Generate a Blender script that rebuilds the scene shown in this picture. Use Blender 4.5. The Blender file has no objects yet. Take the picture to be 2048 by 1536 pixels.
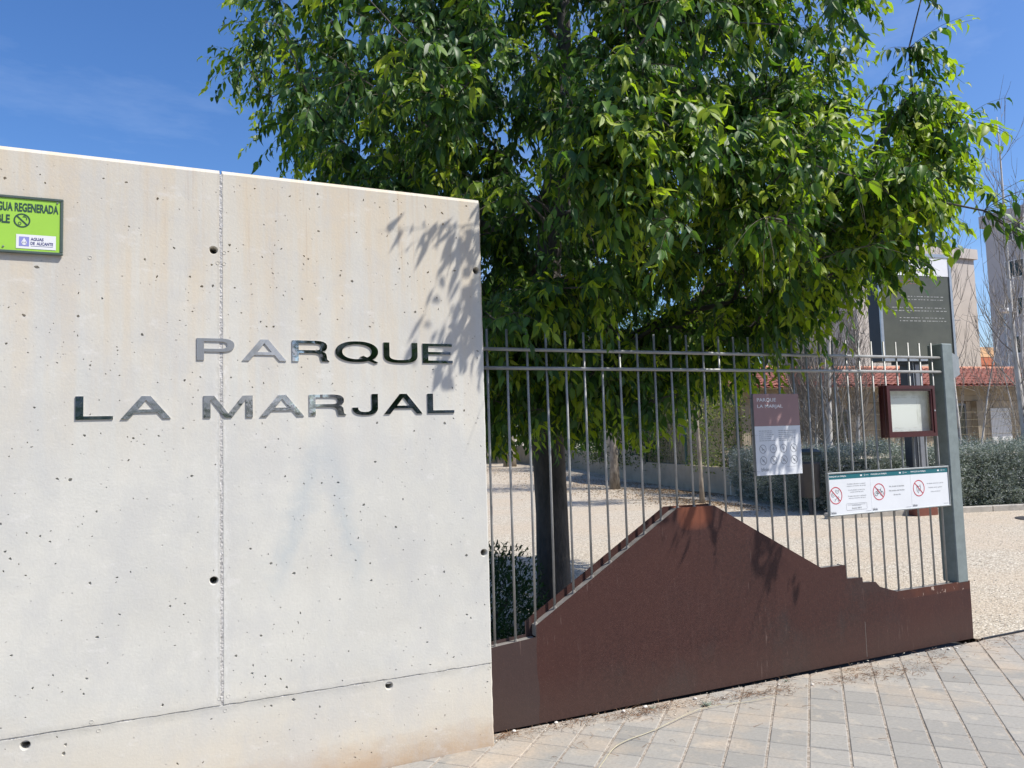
import bpy, bmesh, math, random
import numpy as np
from mathutils import Vector, Matrix, noise as mnoise

SC = bpy.context.scene
COL = SC.collection
R = math.radians
PI = math.pi
random.seed(7)
rng = np.random.default_rng(11)

# ------------------------------------------------------------------ camera
CAM_F = 1515.2                       # focal length in pixels of a 2048 px wide picture
CAM_YAW, CAM_PITCH, CAM_ROLL = 0.41161, 0.071166, -0.029972
CAM_POS = np.array([0.0, -3.689, 1.55])


def cam_axes():
    y, p, r = CAM_YAW, CAM_PITCH, CAM_ROLL
    f = np.array([math.sin(y) * math.cos(p), math.cos(y) * math.cos(p), math.sin(p)])
    rt = np.array([math.cos(y), -math.sin(y), 0.0])
    up = np.cross(rt, f)
    return math.cos(r) * rt + math.sin(r) * up, -math.sin(r) * rt + math.cos(r) * up, f


CX, CY, CZ = cam_axes()
cam = bpy.data.cameras.new('camera')
cam.sensor_width = 36.0
cam.lens = CAM_F / 2048 * 36.0
cam.clip_start = 0.05
cam.clip_end = 3000
cam_o = bpy.data.objects.new('camera', cam)
COL.objects.link(cam_o)
cam_o.matrix_world = Matrix(((CX[0], CY[0], -CZ[0], CAM_POS[0]), (CX[1], CY[1], -CZ[1], CAM_POS[1]),
                             (CX[2], CY[2], -CZ[2], CAM_POS[2]), (0, 0, 0, 1)))
SC.camera = cam_o

# ------------------------------------------------------------------ light
SUN_DIR = Vector((0.43, -0.42, 0.80)).normalized()
sun = bpy.data.lights.new('sun', 'SUN')
sun.energy = 4.0
sun.angle = R(0.53)
sun.color = (1.0, 0.955, 0.885)
sun_o = bpy.data.objects.new('sun', sun)
COL.objects.link(sun_o)
sun_o.rotation_euler = (-SUN_DIR).to_track_quat('-Z', 'Y').to_euler()
sun_o.location = (4, -6, 12)

world = bpy.data.worlds.new('World')
SC.world = world
world.use_nodes = True
wn, wl = world.node_tree.nodes, world.node_tree.links
for n in list(wn):
    wn.remove(n)
sky = wn.new('ShaderNodeTexSky')
sky.sky_type = 'NISHITA'
sky.sun_disc = False
sky.sun_elevation = math.asin(SUN_DIR.z)
sky.sun_rotation = math.atan2(SUN_DIR.x, SUN_DIR.y)
sky.air_density = 1.0
sky.dust_density = 1.3
sky.ozone_density = 5.0
sky.altitude = 0
# thin high cloud veils
tc = wn.new('ShaderNodeTexCoord')
mp = wn.new('ShaderNodeMapping')
mp.inputs['Scale'].default_value = (1.2, 2.2, 5.0)
mp.inputs['Rotation'].default_value = (0.2, 0.3, 0.5)
nz = wn.new('ShaderNodeTexNoise')
nz.inputs['Scale'].default_value = 1.3
nz.inputs['Detail'].default_value = 7
nz.inputs['Roughness'].default_value = 0.6
cr = wn.new('ShaderNodeValToRGB')
cr.color_ramp.elements[0].position = 0.47
cr.color_ramp.elements[0].color = (0, 0, 0, 1)
cr.color_ramp.elements[1].position = 0.85
cr.color_ramp.elements[1].color = (0.26, 0.26, 0.26, 1)
hsv = wn.new('ShaderNodeHueSaturation')
hsv.inputs['Saturation'].default_value = 1.20
hsv.inputs['Hue'].default_value = 0.507
mixc = wn.new('ShaderNodeMix')
mixc.data_type = 'RGBA'
mixc.inputs[7].default_value = (6.5, 7.2, 8.2, 1)
bg = wn.new('ShaderNodeBackground')
bg.inputs['Strength'].default_value = 0.12
wo = wn.new('ShaderNodeOutputWorld')
wl.new(tc.outputs['Generated'], mp.inputs['Vector'])
wl.new(mp.outputs[0], nz.inputs['Vector'])
wl.new(nz.outputs[0], cr.inputs[0])
wl.new(sky.outputs[0], hsv.inputs['Color'])
wl.new(hsv.outputs[0], mixc.inputs[6])
wl.new(cr.outputs[0], mixc.inputs[0])
wl.new(mixc.outputs[2], bg.inputs['Color'])
wl.new(bg.outputs[0], wo.inputs['Surface'])

SC.view_settings.view_transform = 'Standard'
SC.view_settings.look = 'None'
SC.view_settings.gamma = 1.0
SC.view_settings.use_curve_mapping = False
SC.view_settings.exposure = 0.60
SC.render.engine = 'CYCLES'
SC.cycles.max_bounces = 8
SC.cycles.transparent_max_bounces = 12


# ------------------------------------------------------------------ helpers
def tag(o, label=None, cat=None, group=None, kind=None):
    if label: o['label'] = label
    if cat: o['category'] = cat
    if group: o['group'] = group
    if kind: o['kind'] = kind
    return o


def org(o):
    v = Vector((0, 0, 0))
    while o is not None:
        v += Vector(o.location)
        o = o.parent
    return v


def empty(name, loc, label, cat, group=None, rz=0.0):
    o = bpy.data.objects.new(name, None)
    COL.objects.link(o)
    o.empty_display_size = 0.2
    o.location = loc
    o.rotation_euler = (0, 0, rz)
    return tag(o, label, cat, group)


def link(name, me, parent=None, loc=(0, 0, 0)):
    o = bpy.data.objects.new(name, me)
    COL.objects.link(o)
    o.parent = parent
    o.location = loc
    return o


def mk(name, V, F, mat, parent=None, local=False, smooth=False, origin=None):
    """one mesh object; V in world coordinates unless local"""
    V = [tuple(v) for v in V]
    if not local:
        off = org(parent) if parent is not None else Vector(origin or (0, 0, 0))
        V = [(v[0] - off.x, v[1] - off.y, v[2] - off.z) for v in V]
    me = bpy.data.meshes.new(name)
    me.from_pydata(V, [], F)
    me.update()
    if mat: me.materials.append(mat)
    if smooth:
        me.polygons.foreach_set('use_smooth', [True] * len(me.polygons))
    o = link(name, me, parent, (origin or (0, 0, 0)) if parent is None and not local else (0, 0, 0))
    return o


class MB:
    """collects simple shapes for one mesh"""
    def __init__(self):
        self.V, self.F = [], []

    def box(self, x0, x1, y0, y1, z0, z1):
        b = len(self.V)
        self.V += [(x0, y0, z0), (x1, y0, z0), (x1, y1, z0), (x0, y1, z0), (x0, y0, z1), (x1, y0, z1), (x1, y1, z1), (x0, y1, z1)]
        self.F += [tuple(b + i for i in f) for f in ((0, 3, 2, 1), (4, 5, 6, 7), (0, 1, 5, 4), (1, 2, 6, 5), (2, 3, 7, 6), (3, 0, 4, 7))]
        return self

    def bbox(self, x0, x1, y0, y1, z0, z1, c=0.004):
        """box with chamfered edges"""
        bm = bmesh.new()
        bmesh.ops.create_cube(bm, size=1.0, matrix=Matrix.Translation(((x0 + x1) / 2, (y0 + y1) / 2, (z0 + z1) / 2)) @ Matrix.Diagonal((x1 - x0, y1 - y0, z1 - z0, 1)))
        bmesh.ops.bevel(bm, geom=list(bm.edges), offset=c, segments=1, affect='EDGES', profile=0.5)
        self.addbm(bm)
        return self

    def addbm(self, bm):
        b = len(self.V)
        bm.verts.ensure_lookup_table()
        bm.verts.index_update()
        self.V += [tuple(v.co) for v in bm.verts]
        self.F += [tuple(b + v.index for v in f.verts) for f in bm.faces]
        bm.free()

    def tube(self, pts, rad, n=8, cap=True):
        pts = [Vector(p) for p in pts]
        if not hasattr(rad, '__len__'): rad = [rad] * len(pts)
        b0 = len(self.V)
        ref = None
        for i, p in enumerate(pts):
            d = (pts[min(i + 1, len(pts) - 1)] - pts[max(i - 1, 0)])
            if d.length < 1e-9: d = Vector((0, 0, 1))
            d.normalize()
            if ref is None:
                ref = d.orthogonal().normalized()
            else:
                ref = (ref - d * ref.dot(d))
                if ref.length < 1e-6: ref = d.orthogonal()
                ref.normalize()
            q = d.cross(ref)
            for k in range(n):
                a = 2 * PI * k / n
                self.V.append(tuple(p + (ref * math.cos(a) + q * math.sin(a)) * rad[i]))
        for i in range(len(pts) - 1):
            for k in range(n):
                a, c = b0 + i * n + k, b0 + i * n + (k + 1) % n
                self.F.append((a, c, c + n, a + n))
        if cap:
            self.F.append(tuple(b0 + k for k in range(n))[::-1])
            e = b0 + (len(pts) - 1) * n
            self.F.append(tuple(e + k for k in range(n)))
        return self

    def prism(self, poly, y0, y1):
        """polygon in xz (counter-clockwise seen from -y) pushed from y0 to y1"""
        b, n = len(self.V), len(poly)
        self.V += [(x, y0, z) for x, z in poly] + [(x, y1, z) for x, z in poly]
        self.F.append(tuple(b + i for i in range(n)))
        self.F.append(tuple(b + n + i for i in range(n))[::-1])
        for i in range(n):
            j = (i + 1) % n
            self.F.append((b + i, b + n + i, b + n + j, b + j))
        return self

    def strip(self, pts, w, y, closed=False):
        """flat line of width w in the xz plane at y, facing -y"""
        pts = [Vector((p[0], p[1])) for p in pts]
        n = len(pts)
        b = len(self.V)
        for i, p in enumerate(pts):
            a_ = pts[(i - 1) % n] if (closed or i > 0) else p
            c_ = pts[(i + 1) % n] if (closed or i < n - 1) else p
            d = (c_ - a_).normalized()
            q = Vector((-d.y, d.x)) * (w / 2)
            self.V += [(p.x + q.x, y, p.y + q.y), (p.x - q.x, y, p.y - q.y)]
        for i in range(n if closed else n - 1):
            j = (i + 1) % n
            self.F.append((b + 2 * i, b + 2 * i + 1, b + 2 * j + 1, b + 2 * j))
        return self

    def quad(self, x0, x1, z0, z1, y):
        b = len(self.V)
        self.V += [(x0, y, z0), (x1, y, z0), (x1, y, z1), (x0, y, z1)]
        self.F.append((b, b + 1, b + 2, b + 3))
        return self

    def build(self, name, mat, parent=None, **k):
        return mk(name, self.V, self.F, mat, parent, **k)


def ring(cx, cz, rx, rz=None, n=28):
    rz = rz or rx
    return [(cx + rx * math.cos(2 * PI * i / n), cz + rz * math.sin(2 * PI * i / n)) for i in range(n)]


# ------------------------------------------------------------------ materials
def nmat(name):
    m = bpy.data.materials.new(name)
    m.use_nodes = True
    nt = m.node_tree
    for n in list(nt.nodes): nt.nodes.remove(n)
    out = nt.nodes.new('ShaderNodeOutputMaterial')
    p = nt.nodes.new('ShaderNodeBsdfPrincipled')
    nt.links.new(p.outputs[0], out.inputs[0])
    return m, nt, p, out


def N(nt, typ, **kw):
    n = nt.nodes.new(typ)
    for k, v in kw.items():
        if k in n.inputs.keys(): n.inputs[k].default_value = v
        else: setattr(n, k, v)
    return n


def noise_tex(nt, vec, scale, detail=4, rough=0.55):
    n = nt.nodes.new('ShaderNodeTexNoise')
    n.inputs['Scale'].default_value = scale
    n.inputs['Detail'].default_value = detail
    n.inputs['Roughness'].default_value = rough
    nt.links.new(vec, n.inputs['Vector'])
    return n.outputs[0]


def ramp(nt, fac, stops, interp='LINEAR'):
    r = nt.nodes.new('ShaderNodeValToRGB')
    r.color_ramp.interpolation = interp
    e = r.color_ramp.elements
    while len(e) < len(stops): e.new(0.5)
    for el, (p, c) in zip(e, stops):
        el.position = p
        el.color = (c, c, c, 1) if not hasattr(c, '__len__') else (*c, 1)
    nt.links.new(fac, r.inputs[0])
    return r.outputs[0]


def mix(nt, fac, a, b, mode='MIX'):
    m = nt.nodes.new('ShaderNodeMix')
    m.data_type = 'RGBA'
    m.blend_type = mode
    for s, v in ((m.inputs[0], fac), (m.inputs[6], a), (m.inputs[7], b)):
        if isinstance(v, (int, float)): s.default_value = v
        elif isinstance(v, tuple): s.default_value = (*v, 1)
        else: nt.links.new(v, s)
    return m.outputs[2]


def mth(nt, op, a, b=None, c=None, clamp=False):
    m = nt.nodes.new('ShaderNodeMath')
    m.operation = op
    m.use_clamp = clamp
    for i, v in enumerate((a, b, c)):
        if v is None: continue
        if isinstance(v, (int, float)): m.inputs[i].default_value = v
        else: nt.links.new(v, m.inputs[i])
    return m.outputs[0]


def pos(nt, scale=(1, 1, 1), obj=False):
    if obj:
        s = nt.nodes.new('ShaderNodeTexCoord').outputs['Object']
    else:
        s = nt.nodes.new('ShaderNodeNewGeometry').outputs['Position']
    m = nt.nodes.new('ShaderNodeMapping')
    m.inputs['Scale'].default_value = scale
    nt.links.new(s, m.inputs['Vector'])
    return m.outputs[0]


def bump(nt, p, h, strength=0.3, dist=0.01):
    b = nt.nodes.new('ShaderNodeBump')
    b.inputs['Strength'].default_value = strength
    b.inputs['Distance'].default_value = dist
    nt.links.new(h, b.inputs['Height'])
    nt.links.new(b.outputs[0], p.inputs['Normal'])
    return b


def simple(name, col, rough=0.6, metal=0.0, var=0.12, scale=12, bmp=0.0, spec=0.5, bscale=None):
    m, nt, p, out = nmat(name)
    v = pos(nt)
    n = noise_tex(nt, v, scale, 5, 0.6)
    c0 = tuple(max(0, c * (1 - var)) for c in col)
    c1 = tuple(min(1, c * (1 + var)) for c in col)
    nt.links.new(ramp(nt, n, [(0.3, c0), (0.7, c1)]), p.inputs['Base Color'])
    p.inputs['Roughness'].default_value = rough
    p.inputs['Metallic'].default_value = metal
    p.inputs['Specular IOR Level'].default_value = spec
    if bmp: bump(nt, p, noise_tex(nt, v, bscale or scale * 6, 4), bmp, 0.01)
    return m


M = {}
# --- cast concrete of the entrance wall
m, nt, p, out = nmat('cast_concrete')
v = pos(nt)
sep = nt.nodes.new('ShaderNodeSeparateXYZ'); nt.links.new(v, sep.inputs[0])
X_, Z_ = sep.outputs[0], sep.outputs[2]
big = noise_tex(nt, v, 1.6, 5, 0.6)
med = noise_tex(nt, v, 7, 6, 0.62)
fine = noise_tex(nt, v, 90, 4, 0.6)
base = ramp(nt, big, [(0.3, (0.546, 0.531, 0.475)), (0.55, (0.611, 0.596, 0.533)), (0.72, (0.643, 0.623, 0.554))])
base = mix(nt, ramp(nt, med, [(0.35, 0.0), (0.75, 0.5)]), base, (0.525, 0.526, 0.491))
# vertical streaks that run down from the top
vs = pos(nt, (7.5, 1, 0.35))
streak = noise_tex(nt, vs, 1.6, 5, 0.65)
top = mth(nt, 'MULTIPLY', ramp(nt, mth(nt, 'DIVIDE', Z_, 3.0), [(0.46, 0.0), (0.92, 1.0)]), ramp(nt, streak, [(0.42, 0.0), (0.58, 0.8)]))
base = mix(nt, top, base, (0.600, 0.493, 0.349))
top2 = mth(nt, 'MULTIPLY', ramp(nt, mth(nt, 'DIVIDE', Z_, 3.0), [(0.60, 0.0), (0.95, 0.9)]), 0.62)
base = mix(nt, top2, base, (0.568, 0.499, 0.386))
st2 = noise_tex(nt, pos(nt, (26, 1, 0.5)), 1.9, 4, 0.6)
rst = mth(nt, 'MULTIPLY', ramp(nt, mth(nt, 'DIVIDE', Z_, 3.0), [(0.62, 0.0), (0.9, 1.0)]), ramp(nt, st2, [(0.60, 0.0), (0.70, 0.55)]))
base = mix(nt, rst, base, (0.47, 0.36, 0.25))
# warm rising damp at the foot
low = mth(nt, 'MULTIPLY', ramp(nt, mth(nt, 'ADD', Z_, mth(nt, 'MULTIPLY', med, 0.22)), [(0.10, 0.8), (0.62, 0.0)]), 0.8)
base = mix(nt, low, base, (0.600, 0.510, 0.375))
foot = ramp(nt, mth(nt, 'ADD', Z_, mth(nt, 'MULTIPLY', mth(nt, 'SUBTRACT', noise_tex(nt, pos(nt, (1, 1, 2)), 9, 5, 0.7), 0.5), 0.16)), [(0.02, 0.75), (0.16, 0.0)])
base = mix(nt, foot, base, (0.42, 0.29, 0.18))
# a painted-over, slightly blue smear below the lettering (two strokes that spread downwards)
wob = mth(nt, 'MULTIPLY', mth(nt, 'SUBTRACT', med, 0.5), 0.22)
dz = mth(nt, 'SUBTRACT', 1.62, Z_)
xc = mth(nt, 'ADD', X_, wob)
s1 = mth(nt, 'ABSOLUTE', mth(nt, 'ADD', mth(nt, 'SUBTRACT', xc, 0.62), mth(nt, 'MULTIPLY', dz, 0.30)))
s2 = mth(nt, 'ABSOLUTE', mth(nt, 'SUBTRACT', mth(nt, 'SUBTRACT', xc, 0.62), mth(nt, 'MULTIPLY', dz, 0.22)))
wdt = mth(nt, 'ADD', 0.055, mth(nt, 'MULTIPLY', mth(nt, 'SUBTRACT', Z_, 0.9), 0.07))
sm = mth(nt, 'SUBTRACT', 1.0, mth(nt, 'DIVIDE', mth(nt, 'MINIMUM', s1, s2), wdt), clamp=True)
vwin = mth(nt, 'MULTIPLY', ramp(nt, mth(nt, 'DIVIDE', Z_, 2.0), [(0.40, 0.0), (0.52, 1.0)]), ramp(nt, mth(nt, 'DIVIDE', Z_, 2.0), [(0.74, 1.0), (0.83, 0.0)]))
sm = mth(nt, 'MULTIPLY', mth(nt, 'MULTIPLY', sm, vwin), 0.62)
base = mix(nt, sm, base, (0.428, 0.465, 0.470))
# tiny pits coloured dark for shade and grime in them, pale scratches
vo = nt.nodes.new('ShaderNodeTexVoronoi'); vo.inputs['Scale'].default_value = 26
nt.links.new(v, vo.inputs['Vector'])
sp = mth(nt, 'MULTIPLY', ramp(nt, vo.outputs['Distance'], [(0.06, 1.0), (0.12, 0.0)]), ramp(nt, noise_tex(nt, v, 4.5, 2), [(0.50, 0.0), (0.58, 1.0)]))
base = mix(nt, mth(nt, 'MULTIPLY', sp, 0.55), base, (0.200, 0.185, 0.165))
vh = pos(nt, (2.2, 1, 16))
scr = ramp(nt, noise_tex(nt, vh, 5, 6, 0.7), [(0.60, 0.0), (0.70, 0.28)])
base = mix(nt, scr, base, (0.482, 0.477, 0.439))
base = mix(nt, ramp(nt, fine, [(0.42, 0.0), (0.75, 0.22)]), base, (0.428, 0.417, 0.375))
# dark mortar line round the shuttering joints (dirt that sits in them)
jx = mth(nt, 'ABSOLUTE', mth(nt, 'SUBTRACT', mth(nt, 'ADD', X_, mth(nt, 'MULTIPLY', mth(nt, 'SUBTRACT', noise_tex(nt, v, 40, 3), 0.5), 0.02)), 0.163))
ju = ramp(nt, mth(nt, 'DIVIDE', jx, 0.05), [(0.05, 1.0), (0.35, 0.0)])
ju = mth(nt, 'MULTIPLY', mth(nt, 'MULTIPLY', ju, ramp(nt, noise_tex(nt, v, 9, 4), [(0.35, 0.1), (0.6, 0.55)])), ramp(nt, Z_, [(0.39, 0.0), (0.41, 1.0)]))
base = mix(nt, ju, base, (0.378, 0.373, 0.335))
jz = mth(nt, 'ABSOLUTE', mth(nt, 'SUBTRACT', mth(nt, 'ADD', Z_, mth(nt, 'MULTIPLY', mth(nt, 'SUBTRACT', noise_tex(nt, v, 30, 3), 0.5), 0.02)), 0.405))
jv = mth(nt, 'MULTIPLY', ramp(nt, mth(nt, 'DIVIDE', jz, 0.05), [(0.05, 0.75), (0.7, 0.0)]), ramp(nt, noise_tex(nt, v, 6, 4), [(0.35, 0.1), (0.6, 0.7)]))
base = mix(nt, jv, base, (0.359, 0.353, 0.320))
lime = mth(nt, 'MULTIPLY', ramp(nt, mth(nt, 'DIVIDE', jx, 0.10), [(0.08, 0.0), (0.16, 1.0), (0.42, 0.0)]), ramp(nt, noise_tex(nt, pos(nt, (3, 1, 1)), 16, 6, 0.75), [(0.45, 0.0), (0.60, 0.8)]))
lime = mth(nt, 'MULTIPLY', lime, ramp(nt, mth(nt, 'DIVIDE', Z_, 3.0), [(0.13, 0.0), (0.15, 1.0), (0.62, 1.0), (0.72, 0.15)]))
base = mix(nt, mth(nt, 'MULTIPLY', lime, 0.8), base, (0.710, 0.699, 0.666))
cloud = ramp(nt, noise_tex(nt, pos(nt, (1, 1, 0.55)), 3.2, 7, 0.7), [(0.46, 0.0), (0.60, 0.38)])
base = mix(nt, cloud, base, (0.473, 0.473, 0.462))
pale = ramp(nt, noise_tex(nt, pos(nt, (1.6, 1, 3.0)), 4.5, 7, 0.75), [(0.57, 0.0), (0.66, 0.35)])
base = mix(nt, pale, base, (0.688, 0.666, 0.623))
nt.links.new(base, p.inputs['Base Color'])
p.inputs['Roughness'].default_value = 0.85
p.inputs['Specular IOR Level'].default_value = 0.3
hh = mth(nt, 'ADD', mth(nt, 'MULTIPLY', fine, 0.35), mth(nt, 'MULTIPLY', med, 0.8))
hh = mth(nt, 'ADD', hh, mth(nt, 'MULTIPLY', mth(nt, 'MAXIMUM', ju, jv), mth(nt, 'MULTIPLY', noise_tex(nt, v, 70, 3), 1.6)))
hh = mth(nt, 'ADD', mth(nt, 'SUBTRACT', hh, mth(nt, 'MULTIPLY', sp, 0.5)), mth(nt, 'MULTIPLY', lime, 0.5)) if False else mth(nt, 'SUBTRACT', hh, mth(nt, 'MULTIPLY', sp, 0.5))
bump(nt, p, hh, 0.35, 0.006)
M['concrete'] = m

# --- weathered corten sheet
m, nt, p, out = nmat('rusted_steel')
v = pos(nt)
sep = nt.nodes.new('ShaderNodeSeparateXYZ'); nt.links.new(v, sep.inputs[0])
X_, Z_ = sep.outputs[0], sep.outputs[2]
n1 = noise_tex(nt, v, 1.8, 5, 0.6)
n2 = noise_tex(nt, v, 75, 6, 0.75)
n3 = noise_tex(nt, pos(nt, (14, 1, 1.2)), 3, 5, 0.65)
c = ramp(nt, n1, [(0.33, (0.034, 0.017, 0.015)), (0.52, (0.042, 0.018, 0.016)), (0.70, (0.052, 0.021, 0.017))])
c = mix(nt, ramp(nt, n2, [(0.45, 0.0), (0.72, 0.8)]), c, (0.082, 0.035, 0.027))
c = mix(nt, ramp(nt, n2, [(0.25, 0.6), (0.42, 0.0)]), c, (0.018, 0.010, 0.011))
c = mix(nt, ramp(nt, n3, [(0.56, 0.0), (0.72, 0.30)]), c, (0.085, 0.048, 0.041))
n4 = noise_tex(nt, pos(nt, (1.0, 1, 0.8)), 0.9, 6, 0.68)
c = mix(nt, ramp(nt, n4, [(0.44, 0.0), (0.60, 0.6)]), c, (0.052, 0.021, 0.017))
c = mix(nt, ramp(nt, n4, [(0.34, 0.7), (0.46, 0.0)]), c, (0.040, 0.034, 0.033))
c = mix(nt, mth(nt, 'MULTIPLY', ramp(nt, noise_tex(nt, v, 170, 3, 0.7), [(0.60, 0.0), (0.70, 0.7)]), 1.0), c, (0.13, 0.075, 0.060))
lft = ramp(nt, mth(nt, 'ADD', X_, mth(nt, 'MULTIPLY', n1, 0.06)), [(0.0, 0.0), (1.0, 1.0)])
pl_ = mth(nt, 'LESS_THAN', mth(nt, 'ADD', X_, mth(nt, 'MULTIPLY', noise_tex(nt, v, 6, 3), 0.05)), 1.80)
c = mix(nt, mth(nt, 'MULTIPLY', pl_, 0.45), c, (0.050, 0.044, 0.043))
n5 = noise_tex(nt, pos(nt, (30, 1, 2.0)), 2.2, 4, 0.6)
c = mix(nt, mth(nt, 'MULTIPLY', ramp(nt, n5, [(0.66, 0.0), (0.70, 0.6)]), ramp(nt, noise_tex(nt, v, 2.6, 2), [(0.5, 0.0), (0.6, 1.0)])), c, (0.16, 0.11, 0.095))
dustz = ramp(nt, mth(nt, 'ADD', Z_, mth(nt, 'MULTIPLY', n1, 0.15)), [(0.05, 0.42), (0.36, 0.0)])
c = mix(nt, dustz, c, (0.082, 0.056, 0.045))
dx = mth(nt, 'DIVIDE', mth(nt, 'SUBTRACT', X_, 2.86), 0.14)
dzz = mth(nt, 'DIVIDE', mth(nt, 'SUBTRACT', Z_, 1.09), 0.13)
rr = mth(nt, 'ADD', mth(nt, 'POWER', mth(nt, 'ABSOLUTE', dx), 4.0), mth(nt, 'POWER', mth(nt, 'ABSOLUTE', dzz), 3.0))
spot = ramp(nt, mth(nt, 'ADD', rr, mth(nt, 'MULTIPLY', mth(nt, 'SUBTRACT', noise_tex(nt, v, 16, 4), 0.5), 0.9)), [(0.2, 0.8), (1.3, 0.0)])
c = mix(nt, spot, c, (0.200, 0.065, 0.034))
band = mth(nt, 'MULTIPLY', ramp(nt, mth(nt, 'SUBTRACT', X_, 4.0), [(0.50, 0.0), (0.62, 1.0)]), ramp(nt, Z_, [(0.355, 0.0), (0.362, 0.9)]))
c = mix(nt, mth(nt, 'MULTIPLY', band, ramp(nt, noise_tex(nt, v, 9, 5), [(0.35, 0.3), (0.6, 0.9)])), c, (0.095, 0.033, 0.020))
flk = mth(nt, 'MULTIPLY', band, ramp(nt, noise_tex(nt, pos(nt, (1, 1, 0.6)), 26, 5, 0.7), [(0.60, 0.0), (0.64, 1.0)]))
c = mix(nt, flk, c, (0.500, 0.391, 0.324))
nt.links.new(c, p.inputs['Base Color'])
p.inputs['Roughness'].default_value = 0.55
p.inputs['Specular IOR Level'].default_value = 0.28
nt.links.new(ramp(nt, n2, [(0.3, 0.5), (0.7, 0.66)]), p.inputs['Roughness'])
bump(nt, p, mth(nt, 'ADD', n2, mth(nt, 'MULTIPLY', n1, 3)), 0.22, 0.004)
M['rust'] = m

M['gate_paint'] = simple('grey_green_gate_paint', (0.19, 0.225, 0.22), 0.45, 0.0, 0.14, 18, 0.08)
M['bar_paint'] = simple('dull_grey_bar_paint', (0.31, 0.31, 0.295), 0.42, 0.15, 0.25, 9, 0.05)
M['cap'] = simple('dusty_galvanised_cap', (0.24, 0.225, 0.205), 0.6, 0.1, 0.25, 22, 0.1)
M['latch'] = simple('galvanised_plate', (0.36, 0.38, 0.38), 0.4, 0.5, 0.1, 20)
m, nt, p, out = nmat('polished_steel')
p.inputs['Base Color'].default_value = (0.66, 0.665, 0.67, 1)
p.inputs['Metallic'].default_value = 1.0
v = pos(nt)
nt.links.new(ramp(nt, noise_tex(nt, v, 14, 5), [(0.45, 0.03), (0.8, 0.20)]), p.inputs['Roughness'])
bump(nt, p, noise_tex(nt, v, 11, 2), 0.10, 0.012)
M['steel'] = m
M['slab'] = None
m, nt, p, out = nmat('paving_concrete')
v = pos(nt)
oi = nt.nodes.new('ShaderNodeObjectInfo')
sep = nt.nodes.new('ShaderNodeSeparateXYZ'); nt.links.new(v, sep.inputs[0])
n1 = noise_tex(nt, v, 2.2, 6, 0.62)
n2 = noise_tex(nt, v, 60, 5, 0.65)
c = ramp(nt, oi.outputs['Random'], [(0.0, (0.263, 0.253, 0.229)), (0.5, (0.305, 0.293, 0.265)), (1.0, (0.348, 0.329, 0.293))])
dust = ramp(nt, mth(nt, 'ADD', n1, mth(nt, 'MULTIPLY', sep.outputs[1], 0.16)), [(0.42, 0.0), (0.62, 0.75)])
c = mix(nt, dust, c, (0.447, 0.362, 0.269))
dl = mth(nt, 'MULTIPLY', ramp(nt, mth(nt, 'ADD', sep.outputs[0], mth(nt, 'MULTIPLY', n1, 1.6)), [(0.0, 1.0), (1.0, 0.0)]), 0.6)
c = mix(nt, ramp(nt, n2, [(0.35, 0.35), (0.6, 0.0)]), c, (0.185, 0.177, 0.159))
c = mix(nt, ramp(nt, noise_tex(nt, v, 9, 6, 0.7), [(0.55, 0.0), (0.7, 0.5)]), c, (0.511, 0.440, 0.345))
c = mix(nt, ramp(nt, noise_tex(nt, v, 31, 2, 0.5), [(0.70, 0.0), (0.74, 0.55)]), c, (0.185, 0.170, 0.152))
nt.links.new(c, p.inputs['Base Color'])
p.inputs['Roughness'].default_value = 0.8
bump(nt, p, mth(nt, 'ADD', n2, mth(nt, 'MULTIPLY', n1, 2)), 0.3, 0.004)
M['slab'] = m
m, nt, p, out = nmat('joint_sand')
v = pos(nt)
c = ramp(nt, noise_tex(nt, v, 45, 5, 0.7), [(0.3, (0.15, 0.12, 0.095)), (0.5, (0.29, 0.25, 0.205)), (0.70, (0.46, 0.41, 0.35))])
nt.links.new(c, p.inputs['Base Color']); p.inputs['Roughness'].default_value = 0.95
bump(nt, p, noise_tex(nt, v, 120, 3), 0.6, 0.004)
M['sand'] = m
m, nt, p, out = nmat('pale_gravel')
v = pos(nt)
n0 = noise_tex(nt, v, 0.55, 5, 0.6)
vo = nt.nodes.new('ShaderNodeTexVoronoi'); vo.inputs['Scale'].default_value = 62
nt.links.new(v, vo.inputs['Vector'])
vsep = nt.nodes.new('ShaderNodeSeparateColor'); nt.links.new(vo.outputs['Color'], vsep.inputs[0])
c = ramp(nt, vsep.outputs[0], [(0.0, (0.2010, 0.1641, 0.1242)), (0.22, (0.4010, 0.3464, 0.2673)), (0.7, (0.5070, 0.4497, 0.3537)), (1.0, (0.7320, 0.6813, 0.5715))])
c = mix(nt, ramp(nt, n0, [(0.40, 0.0), (0.62, 0.6)]), c, (0.4960, 0.4014, 0.2916))
c = mix(nt, ramp(nt, noise_tex(nt, v, 6, 5, 0.65), [(0.55, 0.0), (0.7, 0.35)]), c, (0.3540, 0.2914, 0.2115))
c = mix(nt, ramp(nt, vo.outputs['Distance'], [(0.45, 0.0), (0.8, 0.5)]), c, (0.2360, 0.1949, 0.1494))
nt.links.new(c, p.inputs['Base Color']); p.inputs['Roughness'].default_value = 0.95
bump(nt, p, mth(nt, 'SUBTRACT', noise_tex(nt, v, 30, 4), vo.outputs['Distance']), 0.7, 0.012)
M['gravel'] = m
M['pebble'] = simple('limestone_chippings', (0.52, 0.475, 0.40), 0.85, 0, 0.5, 37)
M['pebble_white'] = simple('white_pebble', (0.66, 0.62, 0.56), 0.8, 0, 0.1, 60)
M['kerb'] = simple('kerb_concrete', (0.40, 0.37, 0.32), 0.85, 0, 0.15, 8, 0.25)
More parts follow.
